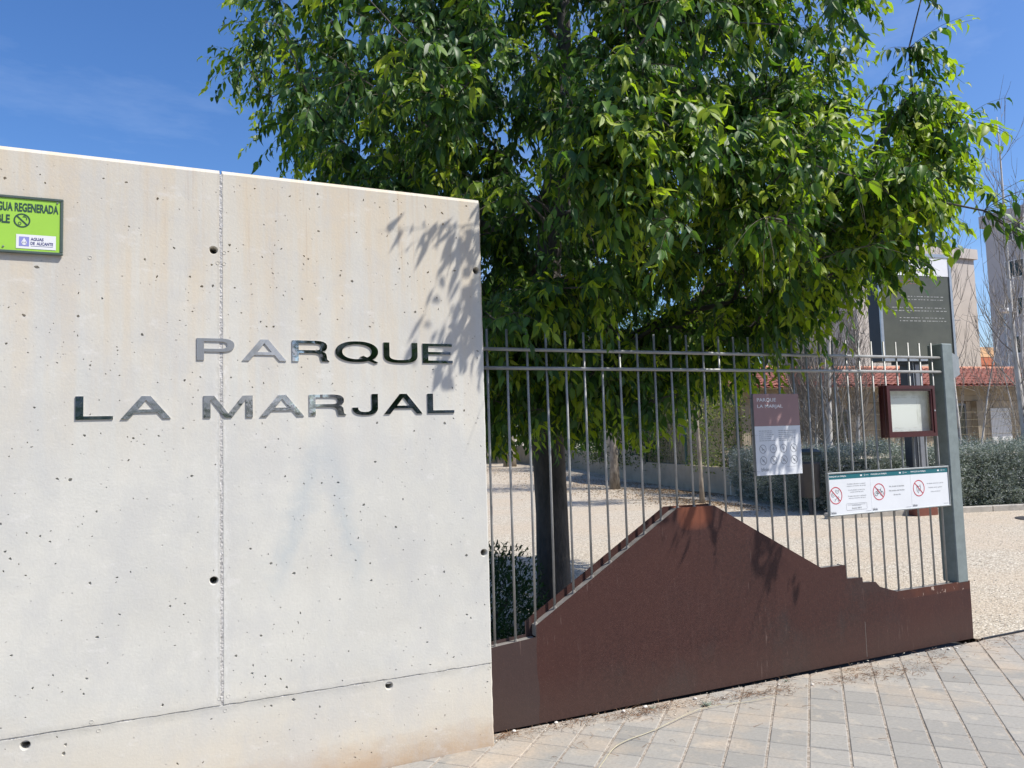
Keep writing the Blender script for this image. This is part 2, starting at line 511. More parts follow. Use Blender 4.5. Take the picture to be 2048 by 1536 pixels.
M['asphalt'] = simple('asphalt', (0.055, 0.055, 0.058), 0.85, 0, 0.2, 20, 0.3)
M['render_wall'] = simple('beige_render', (0.33, 0.275, 0.20), 0.9, 0, 0.16, 2.2, 0.2)
M['white_wall'] = simple('white_render', (0.62, 0.57, 0.47), 0.9, 0, 0.08, 2.2, 0.1)
M['sandstone'] = simple('sandstone', (0.40, 0.325, 0.225), 0.9, 0, 0.22, 3.5, 0.25, bscale=20)
M['block_grey'] = simple('grey_render', (0.46, 0.435, 0.43), 0.9, 0, 0.07, 0.5, 0.1)
M['block_beige'] = simple('pale_beige_render', (0.50, 0.445, 0.39), 0.9, 0, 0.07, 0.7, 0.1)
M['orange'] = simple('orange_brick', (0.42, 0.13, 0.06), 0.85, 0, 0.1, 3, 0.1)
M['peach'] = simple('peach_render', (0.62, 0.38, 0.20), 0.85, 0, 0.06, 2)
M['glass'] = simple('window_glass', (0.018, 0.035, 0.030), 0.12, 0, 0.5, 1.2, 0, 0.35)
M['white_paint'] = simple('white_paint', (0.68, 0.68, 0.66), 0.5, 0, 0.05, 10)
M['dark_metal'] = simple('dark_blue_metal', (0.022, 0.027, 0.036), 0.4, 0.2, 0.15, 6)
M['alu'] = simple('brushed_aluminium', (0.45, 0.47, 0.48), 0.38, 0.8, 0.08, 12)
M['grey_metal'] = simple('grey_metal', (0.22, 0.23, 0.245), 0.45, 0.3, 0.08, 9)
M['totem_panel'] = simple('faded_olive_display', (0.088, 0.090, 0.066), 0.32, 0, 0.22, 2.4, 0, 0.6)
M['white_print'] = simple('white_print', (0.75, 0.75, 0.75), 0.45, 0, 0.03, 10)
M['faded_print'] = simple('faded_print', (0.36, 0.36, 0.33), 0.5, 0, 0.35, 14)
M['red_print'] = simple('faded_red_print', (0.24, 0.10, 0.08), 0.5, 0, 0.25, 14)
M['black_print'] = simple('black_print', (0.02, 0.02, 0.022), 0.5, 0, 0.1, 10)
M['grey_print'] = simple('grey_print', (0.16, 0.17, 0.18), 0.5, 0, 0.1, 10)
M['sign_white'] = simple('sign_white', (0.70, 0.72, 0.74), 0.28, 0, 0.04, 4)
M['sign_mauve'] = simple('sign_mauve', (0.32, 0.20, 0.195), 0.28, 0, 0.04, 4)
M['sign_teal'] = simple('sign_teal', (0.012, 0.13, 0.155), 0.3, 0, 0.05, 4)
M['sign_red'] = simple('sign_red', (0.52, 0.03, 0.05), 0.4, 0, 0.05, 4)
M['sign_green'] = simple('sign_lime', (0.33, 0.58, 0.07), 0.35, 0, 0.05, 4)
M['sign_dark'] = simple('sign_dark_green', (0.035, 0.075, 0.055), 0.4, 0, 0.1, 6)
M['sign_frame'] = simple('sign_frame_green_grey', (0.085, 0.115, 0.10), 0.45, 0.2, 0.15, 8)
M['sign_lilac'] = simple('sign_lilac', (0.25, 0.26, 0.55), 0.4, 0, 0.05, 4)
M['sign_navy'] = simple('sign_navy', (0.03, 0.03, 0.16), 0.4, 0, 0.05, 4)
M['maroon'] = simple('maroon_lacquer', (0.060, 0.011, 0.013), 0.28, 0.1, 0.2, 9, 0, 0.6)
M['bin'] = simple('bin_grey_plastic', (0.040, 0.038, 0.042), 0.5, 0, 0.15, 8)
M['bin_lid'] = simple('bin_dark_green', (0.022, 0.034, 0.028), 0.45, 0, 0.15, 8)
M['stem'] = simple('dry_stem', (0.42, 0.38, 0.26), 0.7, 0, 0.2, 30)
M['litter'] = simple('dry_litter', (0.20, 0.115, 0.065), 0.9, 0, 0.45, 25)
M['litter_pale'] = simple('pale_dry_leaves', (0.23, 0.15, 0.08), 0.9, 0, 0.5, 5)
M['weed'] = simple('weed_green', (0.09, 0.14, 0.06), 0.7, 0, 0.2, 30)
M['mesh_green'] = simple('dark_green_post_paint', (0.008, 0.055, 0.05), 0.4, 0, 0.1, 6)
M['mesh_wire'] = simple('sand_coloured_wire', (0.36, 0.32, 0.21), 0.5, 0.2, 0.1, 6)
M['roof_tile'] = simple('terracotta_tile', (0.33, 0.125, 0.085), 0.85, 0, 0.5, 3.4, 0.3, bscale=25)
M['roof_edge'] = simple('pale_terracotta', (0.50, 0.23, 0.14), 0.85, 0, 0.2, 6)
M['iron'] = simple('cast_iron', (0.06, 0.055, 0.05), 0.6, 0.4, 0.2, 12, 0.2)
M['rust_box'] = simple('rust_brown_paint', (0.17, 0.055, 0.035), 0.6, 0, 0.2, 9)

M['mortar'] = simple('crumbling_joint_mortar', (0.49, 0.475, 0.45), 0.95, 0, 0.45, 60, 0.9, bscale=90)
M['cool_grey'] = simple('cool_grey_render', (0.47, 0.50, 0.53), 0.9, 0, 0.06, 0.5, 0.1)
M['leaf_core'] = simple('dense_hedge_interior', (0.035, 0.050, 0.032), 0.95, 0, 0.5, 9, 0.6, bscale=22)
# paper in the notice board with dried glue rings
m, nt, p, out = nmat('glue_stained_board')
v = pos(nt)
sep = nt.nodes.new('ShaderNodeSeparateXYZ'); nt.links.new(v, sep.inputs[0])
ax = mth(nt, 'ABSOLUTE', mth(nt, 'DIVIDE', mth(nt, 'SUBTRACT', sep.outputs[0], 4.70), 0.155))
az = mth(nt, 'ABSOLUTE', mth(nt, 'DIVIDE', mth(nt, 'SUBTRACT', sep.outputs[2], 1.645), 0.125))
mx = mth(nt, 'ADD', mth(nt, 'MAXIMUM', ax, az), mth(nt, 'MULTIPLY', mth(nt, 'SUBTRACT', noise_tex(nt, v, 30, 5, 0.7), 0.5), 0.30))
e = ramp(nt, mx, [(0.80, 0.0), (0.86, 0.8), (0.93, 0.15), (1.0, 0.6)])
e = mth(nt, 'MULTIPLY', e, ramp(nt, noise_tex(nt, v, 14, 3), [(0.4, 0.1), (0.6, 0.9)]))
c = mix(nt, e, (0.76, 0.775, 0.75), (0.46, 0.46, 0.42))
nt.links.new(c, p.inputs['Base Color']); p.inputs['Roughness'].default_value = 0.7
M['paper'] = m
# clear pane
m, nt, p, out = nmat('clear_pane')
tr = nt.nodes.new('ShaderNodeBsdfTransparent'); tr.inputs[0].default_value = (0.96, 0.97, 0.96, 1)
gl = nt.nodes.new('ShaderNodeBsdfGlossy'); gl.inputs['Roughness'].default_value = 0.03
fr = nt.nodes.new('ShaderNodeFresnel'); fr.inputs[0].default_value = 1.45
ms = nt.nodes.new('ShaderNodeMixShader'); ms.inputs[0].default_value = 0.05
nt.links.new(tr.outputs[0], ms.inputs[1]); nt.links.new(gl.outputs[0], ms.inputs[2])
nt.links.new(ms.outputs[0], out.inputs[0])
M['pane'] = m


def leafmat(name, stops, transl=0.35, rough=0.46, spec=0.38, tcol=(1.5, 1.75, 0.45), aged=False):
    m, nt, p, out = nmat(name)
    at = nt.nodes.new('ShaderNodeAttribute'); at.attribute_name = 'age'
    c = ramp(nt, at.outputs['Fac'], stops)
    geo = nt.nodes.new('ShaderNodeNewGeometry')
    nn = noise_tex(nt, geo.outputs['Position'], 60, 3, 0.5)
    c = mix(nt, ramp(nt, nn, [(0.35, 0.0), (0.8, 0.22)]), c, mix(nt, 1.0, c, (1.35, 1.3, 1.1), 'MULTIPLY'))
    under = mix(nt, geo.outputs['Backfacing'], c, mix(nt, 1.0, c, (1.35, 1.25, 1.55), 'MULTIPLY'))
    nt.links.new(under, p.inputs['Base Color'])
    p.inputs['Roughness'].default_value = rough
    p.inputs['Specular IOR Level'].default_value = spec
    t = nt.nodes.new('ShaderNodeBsdfTranslucent')
    nt.links.new(mix(nt, 1.0, c, tcol, 'MULTIPLY'), t.inputs[0])
    s = nt.nodes.new('ShaderNodeMixShader'); s.inputs[0].default_value = transl
    if aged: nt.links.new(ramp(nt, at.outputs['Fac'], [(0.0, 0.22), (0.55, 0.36), (0.85, 0.50)]), s.inputs[0])
    nt.links.new(p.outputs[0], s.inputs[1]); nt.links.new(t.outputs[0], s.inputs[2])
    nt.links.new(s.outputs[0], out.inputs[0])
    return m


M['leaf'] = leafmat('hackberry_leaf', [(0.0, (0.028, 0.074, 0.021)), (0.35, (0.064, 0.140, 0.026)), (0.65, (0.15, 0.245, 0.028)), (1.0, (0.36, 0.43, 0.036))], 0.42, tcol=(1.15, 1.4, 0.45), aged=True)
M['leaf_dark'] = leafmat('dark_evergreen_leaf', [(0.0, (0.014, 0.042, 0.015)), (1.0, (0.045, 0.105, 0.030))], 0.25)
M['leaf_ivy'] = leafmat('ivy_leaf', [(0.0, (0.03, 0.06, 0.015)), (0.6, (0.13, 0.18, 0.03)), (1.0, (0.30, 0.32, 0.06))], 0.35)
M['leaf_grey'] = leafmat('grey_green_leaf', [(0.0, (0.10, 0.135, 0.10)), (0.6, (0.22, 0.265, 0.21)), (1.0, (0.42, 0.45, 0.37))], 0.15, 0.6, 0.3, (1.1, 1.2, 0.9))


def bark(name, c0, c1, c2, sc=14):
    m, nt, p, out = nmat(name)
    v = pos(nt, (1, 1, 0.35))
    n = noise_tex(nt, v, sc, 6, 0.7)
    nt.links.new(ramp(nt, n, [(0.3, c0), (0.5, c1), (0.72, c2)]), p.inputs['Base Color'])
    p.inputs['Roughness'].default_value = 0.9
    bump(nt, p, noise_tex(nt, v, sc * 2.2, 6, 0.7), 0.8, 0.02)
    return m


M['bark'] = bark('smooth_grey_bark', (0.050, 0.048, 0.046), (0.095, 0.087, 0.078), (0.15, 0.13, 0.11), 11)
M['bark_pale'] = bark('pale_poplar_bark', (0.30, 0.28, 0.25), (0.52, 0.50, 0.46), (0.66, 0.64, 0.60), 9)
M['bark_mottled'] = bark('mottled_bark', (0.10, 0.08, 0.06), (0.27, 0.23, 0.18), (0.42, 0.37, 0.30), 9)
M['twig_grey'] = bark('grey_twig', (0.15, 0.13, 0.105), (0.25, 0.22, 0.185), (0.36, 0.33, 0.29), 9)
M['twig_dark'] = bark('brown_green_twig', (0.05, 0.045, 0.03), (0.09, 0.08, 0.05), (0.14, 0.12, 0.08), 20)


# ------------------------------------------------------------------ lettering
def text_poly(body, bold=0.0):
    cu = bpy.data.curves.new('tmp', 'FONT')
    cu.body = body
    cu.offset = bold
    cu.resolution_u = 3
    o = bpy.data.objects.new('tmp', cu)
    COL.objects.link(o)
    dg = bpy.context.evaluated_depsgraph_get()
    me = bpy.data.meshes.new_from_object(o.evaluated_get(dg))
    V = [tuple(v.co[:2]) for v in me.vertices]
    F = [tuple(p.vertices) for p in me.polygons]
    bpy.data.objects.remove(o)
    bpy.data.curves.remove(cu)
    bpy.data.meshes.remove(me)
    return V, F


def text_into(mb, body, x0, x1, z0, z1, y, bold=0.0):
    V, F = text_poly(body, bold)
    xs, zs = [v[0] for v in V], [v[1] for v in V]
    ax, bx, az, bz = min(xs), max(xs), min(zs), max(zs)
    b = len(mb.V)
    mb.V += [(x0 + (v[0] - ax) / (bx - ax) * (x1 - x0), y, z0 + (v[1] - az) / (bz - az) * (z1 - z0)) for v in V]
    mb.F += [tuple(b + i for i in f) for f in F]


def pfix(o):
    """make flat print face the camera side (-y) consistently"""
    bm = bmesh.new(); bm.from_mesh(o.data)
    for f in bm.faces:
        if f.normal.y > 0: f.normal_flip()
    bm.to_mesh(o.data); bm.free()
    return o


# ------------------------------------------------------------------ setting: ground sheets
def sheet(name, poly, z, mat, kind='structure'):
    o = mk(name, [(x, y, z) for x, y in poly], [tuple(range(len(poly)))], mat)
    return tag(o, None, None, None, kind)


sheet('ground', [(-700, -700), (900, -700), (900, 900), (-700, 900)], -0.16, M['gravel'])
sheet('park_ground', [(-60, 0.30), (5.27, 0.30), (5.27, 0.115), (60, 0.115), (160, 200), (-90, 200)], 0.0, M['gravel'])
sheet('gate_slot', [(1.2, 0.05), (5.29, 0.05), (5.29, 0.31), (1.2, 0.31)], -0.05, M['iron'])
sheet('pavement_bed', [(-30, -7.0), (30, -7.0), (30, 0.10), (5.29, 0.10), (5.24, 0.08), (1.2, 0.132), (1.2, -0.01), (-30, -0.01)], -0.0045, M['sand'])

pavement = empty('pavement', (0, 0, 0), None, None)
tag(pavement, kind='structure')


def clip_poly(poly, a, b, c):
    """keep a*x+b*y<=c"""
    out = []
    n = len(poly)
    for i in range(n):
        p, q = poly[i], poly[(i + 1) % n]
        dp, dq = a * p[0] + b * p[1] - c, a * q[0] + b * q[1] - c
        if dp <= 0: out.append(p)
        if dp * dq < 0:
            t = dp / (dp - dq)
            out.append((p[0] + (q[0] - p[0]) * t, p[1] + (q[1] - p[1]) * t))
    return out


def slab_mesh(poly, cx, cy, h=0.028, ch=0.004):
    P = [Vector((x - cx, y - cy)) for x, y in poly]
    n = len(P)
    V = [(p.x, p.y, -h) for p in P] + [(p.x, p.y, -ch) for p in P]
    cen = sum(P, Vector((0, 0))) / n
    V += [(p.x - (p - cen).normalized().x * ch * 1.4, p.y - (p - cen).normalized().y * ch * 1.4, 0.0) for p in P]
    F = [tuple(2 * n + i for i in range(n))]
    for k in (0, 1):
        for i in range(n):
            j = (i + 1) % n
            F.append((k * n + i, k * n + j, (k + 1) * n + j, (k + 1) * n + i))
    return V, F


def pix(P):
    d = np.asarray(P, float) - CAM_POS
    z = d @ CZ
    return 1024 + CAM_F * (d @ CX) / z, 768 - CAM_F * (d @ CY) / z, z


C45 = math.sqrt(0.5)
PA, PB = 0.1865, 0.1795      # pitch across the wide and the narrow joints
shared = {}
slabs = []
for i in range(-40, 52):
    for j in range(-46, 40):
        a0, a1 = 2.3254 + PA * i, 2.3254 + PA * (i + 1)      # (x-y)/sqrt2
        b0, b1 = 1.294 + PB * j, 1.294 + PB * (j + 1)        # (x+y)/sqrt2
        ga, gb = 0.0052, 0.0022
        am, bm_ = (a0 + a1) / 2, (b0 + b1) / 2
        cx, cy = (am + bm_) * C45, (bm_ - am) * C45
        if cy > 0.24 or cy < -4.6 or cx < -3.6 or cx > 9.5: continue
        rect = []
        for a, b in ((a0 + ga, b0 + gb), (a1 - ga, b0 + gb), (a1 - ga, b1 - gb), (a0 + ga, b1 - gb)):
            rect.append(((a + b) * C45, (b - a) * C45))
        lim = rect
        full = True
        if max(r[1] for r in rect) > -0.004:
            if cx < 1.25: lim = clip_poly(rect, 0, 1, -0.004)
            else: lim = clip_poly(rect, 0.013, 1, 0.152)
            full = len(lim) == 4 and all(abs(l[0] - r[0]) < 1e-6 for l, r in zip(lim, rect))
        if len(lim) < 3: continue
        area = abs(sum(lim[k][0] * lim[(k + 1) % len(lim)][1] - lim[(k + 1) % len(lim)][0] * lim[k][1] for k in range(len(lim)))) / 2
        if area < 0.0004: continue
        px, py, zc = pix((cx, cy, 0))
        vis = zc > 0.5 and -40 < px < 2090 and 0 < py < 1580 and not (cx < 1.45 and cy > 0)
        score = -zc if vis else -100 - zc if zc > 0 else -1000
        slabs.append((score, lim, cx, cy, full))
slabs.sort(key=lambda s: -s[0])
rest = MB()
me_full = None
for k, (sc_, lim, cx, cy, full) in enumerate(slabs):
    V, F = slab_mesh(lim, cx, cy)
    dz = random.uniform(-0.0012, 0.0012)
    tx, ty = random.uniform(-0.006, 0.006), random.uniform(-0.006, 0.006)
    if k < 300:
        if full:
            if me_full is None:
                me_full = bpy.data.meshes.new('paving_slab')
                me_full.from_pydata(V, [], F); me_full.materials.append(M['slab'])
            me = me_full
        else:
            me = bpy.data.meshes.new('paving_slab_cut')
            me.from_pydata(V, [], F); me.materials.append(M['slab'])
        o = link('paving_slab', me, pavement, (cx, cy, dz))
        o.rotation_euler = (tx, ty, random.uniform(-0.006, 0.006))
    else:
        b = len(rest.V)
        rest.V += [(v[0] + cx, v[1] + cy, v[2] + dz) for v in V]
        rest.F += [tuple(b + q for q in f) for f in F]
o = rest.build('far_paving_slabs', M['slab'], pavement)
o['kind'] = 'stuff'

# kerb and street behind the camera
mb = MB(); mb.box(-30, 30, -4.80, -4.62, -0.155, 0.0)
tag(mb.build('street_kerb', M['kerb']), kind='structure')
sheet('street', [(-60, -14), (60, -14), (60, -4.80), (-60, -4.80)], -0.13, M['asphalt'])
mb = MB(); mb.box(-60, 60, -20, -14, -0.155, 0.0)
tag(mb.build('opposite_pavement', M['slab']), kind='structure')
# thin steel edge between paving and gravel right of the gate
mb = MB(); mb.box(5.30, 12, 0.098, 0.110, -0.06, 0.008)
tag(mb.build('steel_edging', M['dark_metal']), kind='structure')

# ------------------------------------------------------------------ the concrete wall
wall = empty('concrete_wall', (-1.0, 0.06, 0), 'tall pale cast concrete wall with bug holes and tie holes beside the gate', 'wall')
WT = 0.12


def jit(a, b, n, axis, amp, rs):
    out = []
    for k in range(n + 1):
        t = k / n
        x, z = a[0] + (b[0] - a[0]) * t, a[1] + (b[1] - a[1]) * t
        if 0 < k < n:
            d = rs.uniform(-amp, amp)
            if axis == 'x': x += d
            else: z += d
        out.append((x, z))
    return out[:-1]


def panel(name, loop, ins, parent):
    """loop: outer outline (ccw from -y); ins: per-vertex inset vector of the front edge"""
    n = len(loop)
    V = [(x + i[0], 0.0, z + i[1]) for (x, z), i in zip(loop, ins)]
    V += [(x, max(0.004, 0.9 * max(abs(i[0]), abs(i[1]))), z) for (x, z), i in zip(loop, ins)]
    V += [(x, WT, z) for x, z in loop]
    F = [tuple(range(n)), tuple(range(2 * n, 3 * n))[::-1]]
    for k in (0, 1):
        for i in range(n):
            j = (i + 1) % n
            F.append((k * n + i, (k + 1) * n + i, (k + 1) * n + j, k * n + j))
    return mk(name, V, F, M['concrete'], parent)


rs = random.Random(3)


def inset(loop, top=None, right=None, left=None, bottom=None):
    r = []
    xs, zs = [p[0] for p in loop], [p[1] for p in loop]
    for x, z in loop:
        dx = dz = 0.0
        if z > 1 and z > max(zs) - 0.055 and (abs(z - max(zs)) < 1e-4 or x > max(xs) - 0.01 and z > 2.823 or x < min(xs) + 0.01 and z > 2.823): dz = -(top or 0.0025)
        elif z < min(zs) + 0.008: dz = (bottom or 0.0025)
        if x > max(xs) - 0.008: dx = -(right or 0.0025)
        elif x < min(xs) + 0.008: dx = (left or 0.0025)
        r.append((dx, dz))
    return r


JX = 0.163
pl = jit((-5.0, 0.4075), (JX - 0.005, 0.4075), 120, 'z', 0.0022, rs) + jit((JX - 0.005, 0.4075), (JX - 0.005, 2.837), 90, 'x', 0.0013, rs) + \
    [(JX - 0.005, 2.837), (-5.0, 2.884)]
p1 = panel('upper_panel', pl, inset(pl, top=0.020), wall)
pr = jit((JX + 0.005, 0.4075), (1.453, 0.4075), 50, 'z', 0.0022, rs) + jit((1.453, 0.4075), (1.453, 2.824), 60, 'x', 0.0012, rs) + \
    [(1.453, 2.824)] + jit((JX + 0.005, 2.8365), (JX + 0.005, 0.4075), 90, 'x', 0.0013, rs)
p2 = panel('upper_panel', pr, inset(pr, top=0.020, right=0.007), wall)
pb = [(-5.0, -0.16), (1.453, -0.16)] + jit((1.453, -0.1), (1.453, 0.4035), 16, 'x', 0.0015, rs) + jit((1.453, 0.4035), (-5.0, 0.4035), 170, 'z', 0.0022, rs) + [(-5.0, 0.4035)]
p3 = panel('base_band', pb, inset(pb, right=0.008), wall)
# mortar that fills the joints a little way back
mb = MB(); mb.box(JX - 0.008, JX + 0.008, 0.0016, 0.10, 0.42, 2.815)
mb.build('joint_mortar', M['mortar'], wall)
mb = MB(); mb.box(-4.9, 1.44, 0.0035, 0.10, 0.385, 0.419)
mb.build('joint_mortar', M['mortar'], wall)


def blob(mb, x, z, rx, rz, depth, rot, rs, n=7):
    """closed irregular cutter, mouth in front of y=0"""
    b = len(mb.V)
    ang = [2 * PI * k / n + rs.uniform(-0.25, 0.25) for k in range(n)]
    rad = [rs.uniform(0.65, 1.25) for _ in range(n)]
    c, s = math.cos(rot), math.sin(rot)
    rings = [(-0.004, 1.0), (0.002, 1.0), (depth * 0.7, 0.8), (depth, 0.35)]
    for y, k in rings:
        for a, r_ in zip(ang, rad):
            u, w = rx * r_ * k * math.cos(a), rz * r_ * k * math.sin(a)
            mb.V.append((x + u * c - w * s, y, z + u * s + w * c))
    m = len(rings)
    mb.F.append(tuple(b + i for i in range(n)))
    mb.F.append(tuple(b + (m - 1) * n + i for i in range(n))[::-1])
    for k in range(m - 1):
        for i in range(n):
            j = (i + 1) % n
            mb.F.append((b + k * n + i, b + (k + 1) * n + i, b + (k + 1) * n + j, b + k * n + j))


def tie(mb, x, z, n=20, sx=1.0):
    prof = [(-0.004, 0.0200), (0.001, 0.0200), (0.005, 0.0172), (0.030, 0.0150), (0.10, 0.0140)]
    b = len(mb.V)
    for y, r_ in prof:
        for k in range(n):
            a = 2 * PI * k / n
            mb.V.append((x + sx * r_ * math.cos(a) * (1 + 0.05 * math.sin(3 * a)), y, z + r_ * math.sin(a)))
    m = len(prof)
    mb.F.append(tuple(b + i for i in range(n)))
    mb.F.append(tuple(b + (m - 1) * n + i for i in range(n))[::-1])
    for k in range(m - 1):
        for i in range(n):
            j = (i + 1) % n
            mb.F.append((b + k * n + i, b + (k + 1) * n + i, b + (k + 1) * n + j, b + k * n + j))


ties = [(0.131, 2.454), (1.423, 2.438), (1.425, 0.966), (0.130, 0.955), (0.916, 0.376), (-0.58, 0.372), (-1.2, 2.45), (-1.2, 0.955), (-2.0, 0.376)]
occupied = [(x, z, 0.03) for x, z in ties]
cut = {0: MB(), 1: MB(), 2: MB()}
for x, z in ties:
    k = 2 if z < 0.4 else (0 if x < JX else 1)
    tie(cut[k], x, z)
rs = random.Random(21)


def letters_zone(x, z):
    return (0.03 < x < 1.30 and 1.93 < z < 2.06) or (-0.43 < x < 1.30 and 1.67 < z < 1.80)


tries = 0
cnt = 0
while cnt < 900 and tries < 26000:
    tries += 1
    x, z = rs.uniform(-1.5, 1.43), rs.uniform(0.05, 2.79)
    dens = 0.25 + 0.9 * max(0.0, mnoise.noise(Vector((x * 1.7, z * 1.7, 4.2))) + 0.25)
    if z > 1.5: dens += 0.15
    if rs.random() > dens: continue
    s = 0.0024 * (1 + 2.2 * rs.random() ** 2.4)
    if rs.random() < 0.05: s = rs.uniform(0.007, 0.0095)
    el = rs.uniform(0.32, 1.0)
    if letters_zone(x, z) and s > 0.005: continue
    if abs(x - JX) < 0.02 or abs(z - 0.405) < 0.02: continue
    if -1.1 < x < -0.45 and 2.36 < z < 2.65: continue
    if any((x - a) ** 2 + (z - b) ** 2 < (r_ + s * 1.6) ** 2 for a, b, r_ in occupied): continue
    occupied.append((x, z, s * 1.6))
    k = 2 if z < 0.4 else (0 if x < JX else 1)
    blob(cut[k], x, z, s, s * el, 0.003 + s * 0.9, rs.uniform(0, PI), rs)
    cnt += 1
for k, o in ((0, p1), (1, p2), (2, p3)):
    c_ = cut[k].build('cutter', None)
    bm = bmesh.new(); bm.from_mesh(c_.data); bmesh.ops.recalc_face_normals(bm, faces=bm.faces); bm.to_mesh(c_.data); bm.free()
    bm = bmesh.new(); bm.from_mesh(o.data); bmesh.ops.recalc_face_normals(bm, faces=bm.faces); bm.to_mesh(o.data); bm.free()
    md = o.modifiers.new('b', 'BOOLEAN'); md.object = c_; md.solver = 'EXACT'; md.operation = 'DIFFERENCE'
    bpy.context.view_layer.update()
    dg = bpy.context.evaluated_depsgraph_get()
    me = bpy.data.meshes.new_from_object(o.evaluated_get(dg))
    o.modifiers.clear()
    o.data = me
    if not me.materials: me.materials.append(M['concrete'])
    bpy.data.objects.remove(c_)
# small cast rings left by the formwork screws
for x, z in [(0.178, 2.445), (0.150, 2.395), (0.178, 2.393), (-0.367, 2.385), (0.152, 0.440), (0.19, 0.444), (0.176, 0.385), (-0.345, 0.425), (-0.318, 0.385), (1.437, 0.50), (1.437, 0.385)]:
    mb = MB()
    mb.tube([(x + 0.0075 * math.cos(2 * PI * k / 14), -0.0004, z + 0.0075 * math.sin(2 * PI * k / 14)) for k in range(15)], 0.0012, 5, False)
    mb.build('formwork_mark', M['concrete'], wall)

# ------------------------------------------------------------------ steel letters, an extended grotesque
lett = empty('wall_lettering', (0.43, -0.004, 1.68), 'polished steel letters PARQUE LA MARJAL fixed in two rows on the concrete wall', 'lettering')


def arc(cx, cy, rx, ry, a0, a1, n=12):
    return [(cx + rx * math.cos(R(a0 + (a1 - a0) * k / n)), cy + ry * math.sin(R(a0 + (a1 - a0) * k / n))) for k in range(n + 1)]


# outlines in a unit box (u to the right, w up), first loop outer, others holes
def sq(cx, cy, rx, ry, e, a0, a1, n=20):
    """superellipse arc"""
    o = []
    for k in range(n + 1):
        a = R(a0 + (a1 - a0) * k / n)
        c, s = math.cos(a), math.sin(a)
        o.append((cx + rx * math.copysign(abs(c) ** e, c), cy + ry * math.copysign(abs(s) ** e, s)))
    return o


L_ = {}
L_['P'] = [[(0, 0), (0.19, 0), (0.19, 0.385), (0.66, 0.385)] + sq(0.66, 0.6925, 0.34, 0.3075, 0.85, -90, 90)[1:] + [(0, 1)],
           [(0.19, 0.86), (0.62, 0.86)] + sq(0.62, 0.6925, 0.19, 0.1675, 0.9, 90, -90)[1:] + [(0.19, 0.525)]]
L_['R'] = [[(0, 0), (0.17, 0), (0.17, 0.40), (0.56, 0.40)] + [(0.66, 0.385), (0.72, 0.34), (0.745, 0.26), (0.76, 0.12), (0.79, 0.0), (1.0, 0.0), (1.0, 0.035), (0.955, 0.07), (0.94, 0.14), (0.93, 0.27), (0.915, 0.38), (0.87, 0.44), (0.80, 0.475), (0.88, 0.52), (0.93, 0.60), (0.945, 0.70)] +
           [(0.94, 0.80), (0.91, 0.88), (0.85, 0.95), (0.76, 0.985), (0.66, 1.0), (0, 1)],
           [(0.17, 0.86), (0.62, 0.86), (0.70, 0.85), (0.755, 0.81), (0.77, 0.70), (0.755, 0.60), (0.70, 0.55), (0.62, 0.54), (0.17, 0.54)]]
L_['A'] = [[(0, 0), (0.155, 0), (0.27, 0.27), (0.73, 0.27), (0.845, 0), (1, 0), (0.59, 1), (0.41, 1)],
           [(0.335, 0.41), (0.5, 0.83), (0.665, 0.41)]]
L_['Q'] = [[(x, y) for x, y in sq(0.5, 0.53, 0.5, 0.47, 0.9, 0, 360, 48)[:-1]],
           [(x, y) for x, y in sq(0.5, 0.53, 0.345, 0.335, 0.92, 360, 0, 44)[:-1]]]
L_['Qtail'] = [[(0.56, 0.29), (0.65, 0.345), (1.0, 0.055), (0.925, 0.0)]]
L_['U'] = [[(0, 1), (0, 0.42)] + sq(0.5, 0.42, 0.5, 0.42, 0.72, 180, 360, 28)[1:] + [(1, 1), (0.83, 1), (0.83, 0.40)] + sq(0.5, 0.40, 0.33, 0.255, 0.72, 360, 180, 26)[1:] + [(0.17, 1)]]
L_['E'] = [[(0, 0), (1, 0), (1, 0.135), (0.185, 0.135), (0.185, 0.445), (0.93, 0.445), (0.93, 0.575), (0.185, 0.575), (0.185, 0.865), (0.98, 0.865), (0.98, 1), (0, 1)]]
L_['L'] = [[(0, 0), (1, 0), (1, 0.145), (0.21, 0.145), (0.21, 1), (0, 1)]]
L_['M'] = [[(0, 0), (0.14, 0), (0.14, 0.83), (0.43, 0.0), (0.57, 0.0), (0.86, 0.83), (0.86, 0), (1, 0), (1, 1), (0.79, 1), (0.50, 0.185), (0.21, 1), (0, 1)]]
L_['J'] = [[(1, 1), (0.76, 1), (0.76, 0.36)] + sq(0.49, 0.36, 0.27, 0.215, 0.8, 0, -180, 20)[1:] + [(0.0, 0.36)] + sq(0.50, 0.36, 0.50, 0.36, 0.8, 180, 360, 28)[1:]]


def letter_mesh(loops_list, x0, x1, z0, z1, y, depth):
    cu = bpy.data.curves.new('l', 'CURVE')
    cu.dimensions = '2D'
    cu.fill_mode = 'BOTH'
    cu.extrude = depth / 2
    for lp in loops_list:
        sp_ = cu.splines.new('POLY')
        sp_.points.add(len(lp) - 1)
        for pt, (u, w) in zip(sp_.points, lp):
            pt.co = (x0 + u * (x1 - x0), z0 + w * (z1 - z0), 0, 1)
        sp_.use_cyclic_u = True
    o = bpy.data.objects.new('l', cu)
    COL.objects.link(o)
    dg = bpy.context.evaluated_depsgraph_get()
    me = bpy.data.meshes.new_from_object(o.evaluated_get(dg))
    bpy.data.objects.remove(o); bpy.data.curves.remove(cu)
    V = [(v.co.x, y - v.co.z, v.co.y) for v in me.vertices]
    F = [tuple(p_.vertices) for p_ in me.polygons]
    bpy.data.meshes.remove(me)
    return V, F


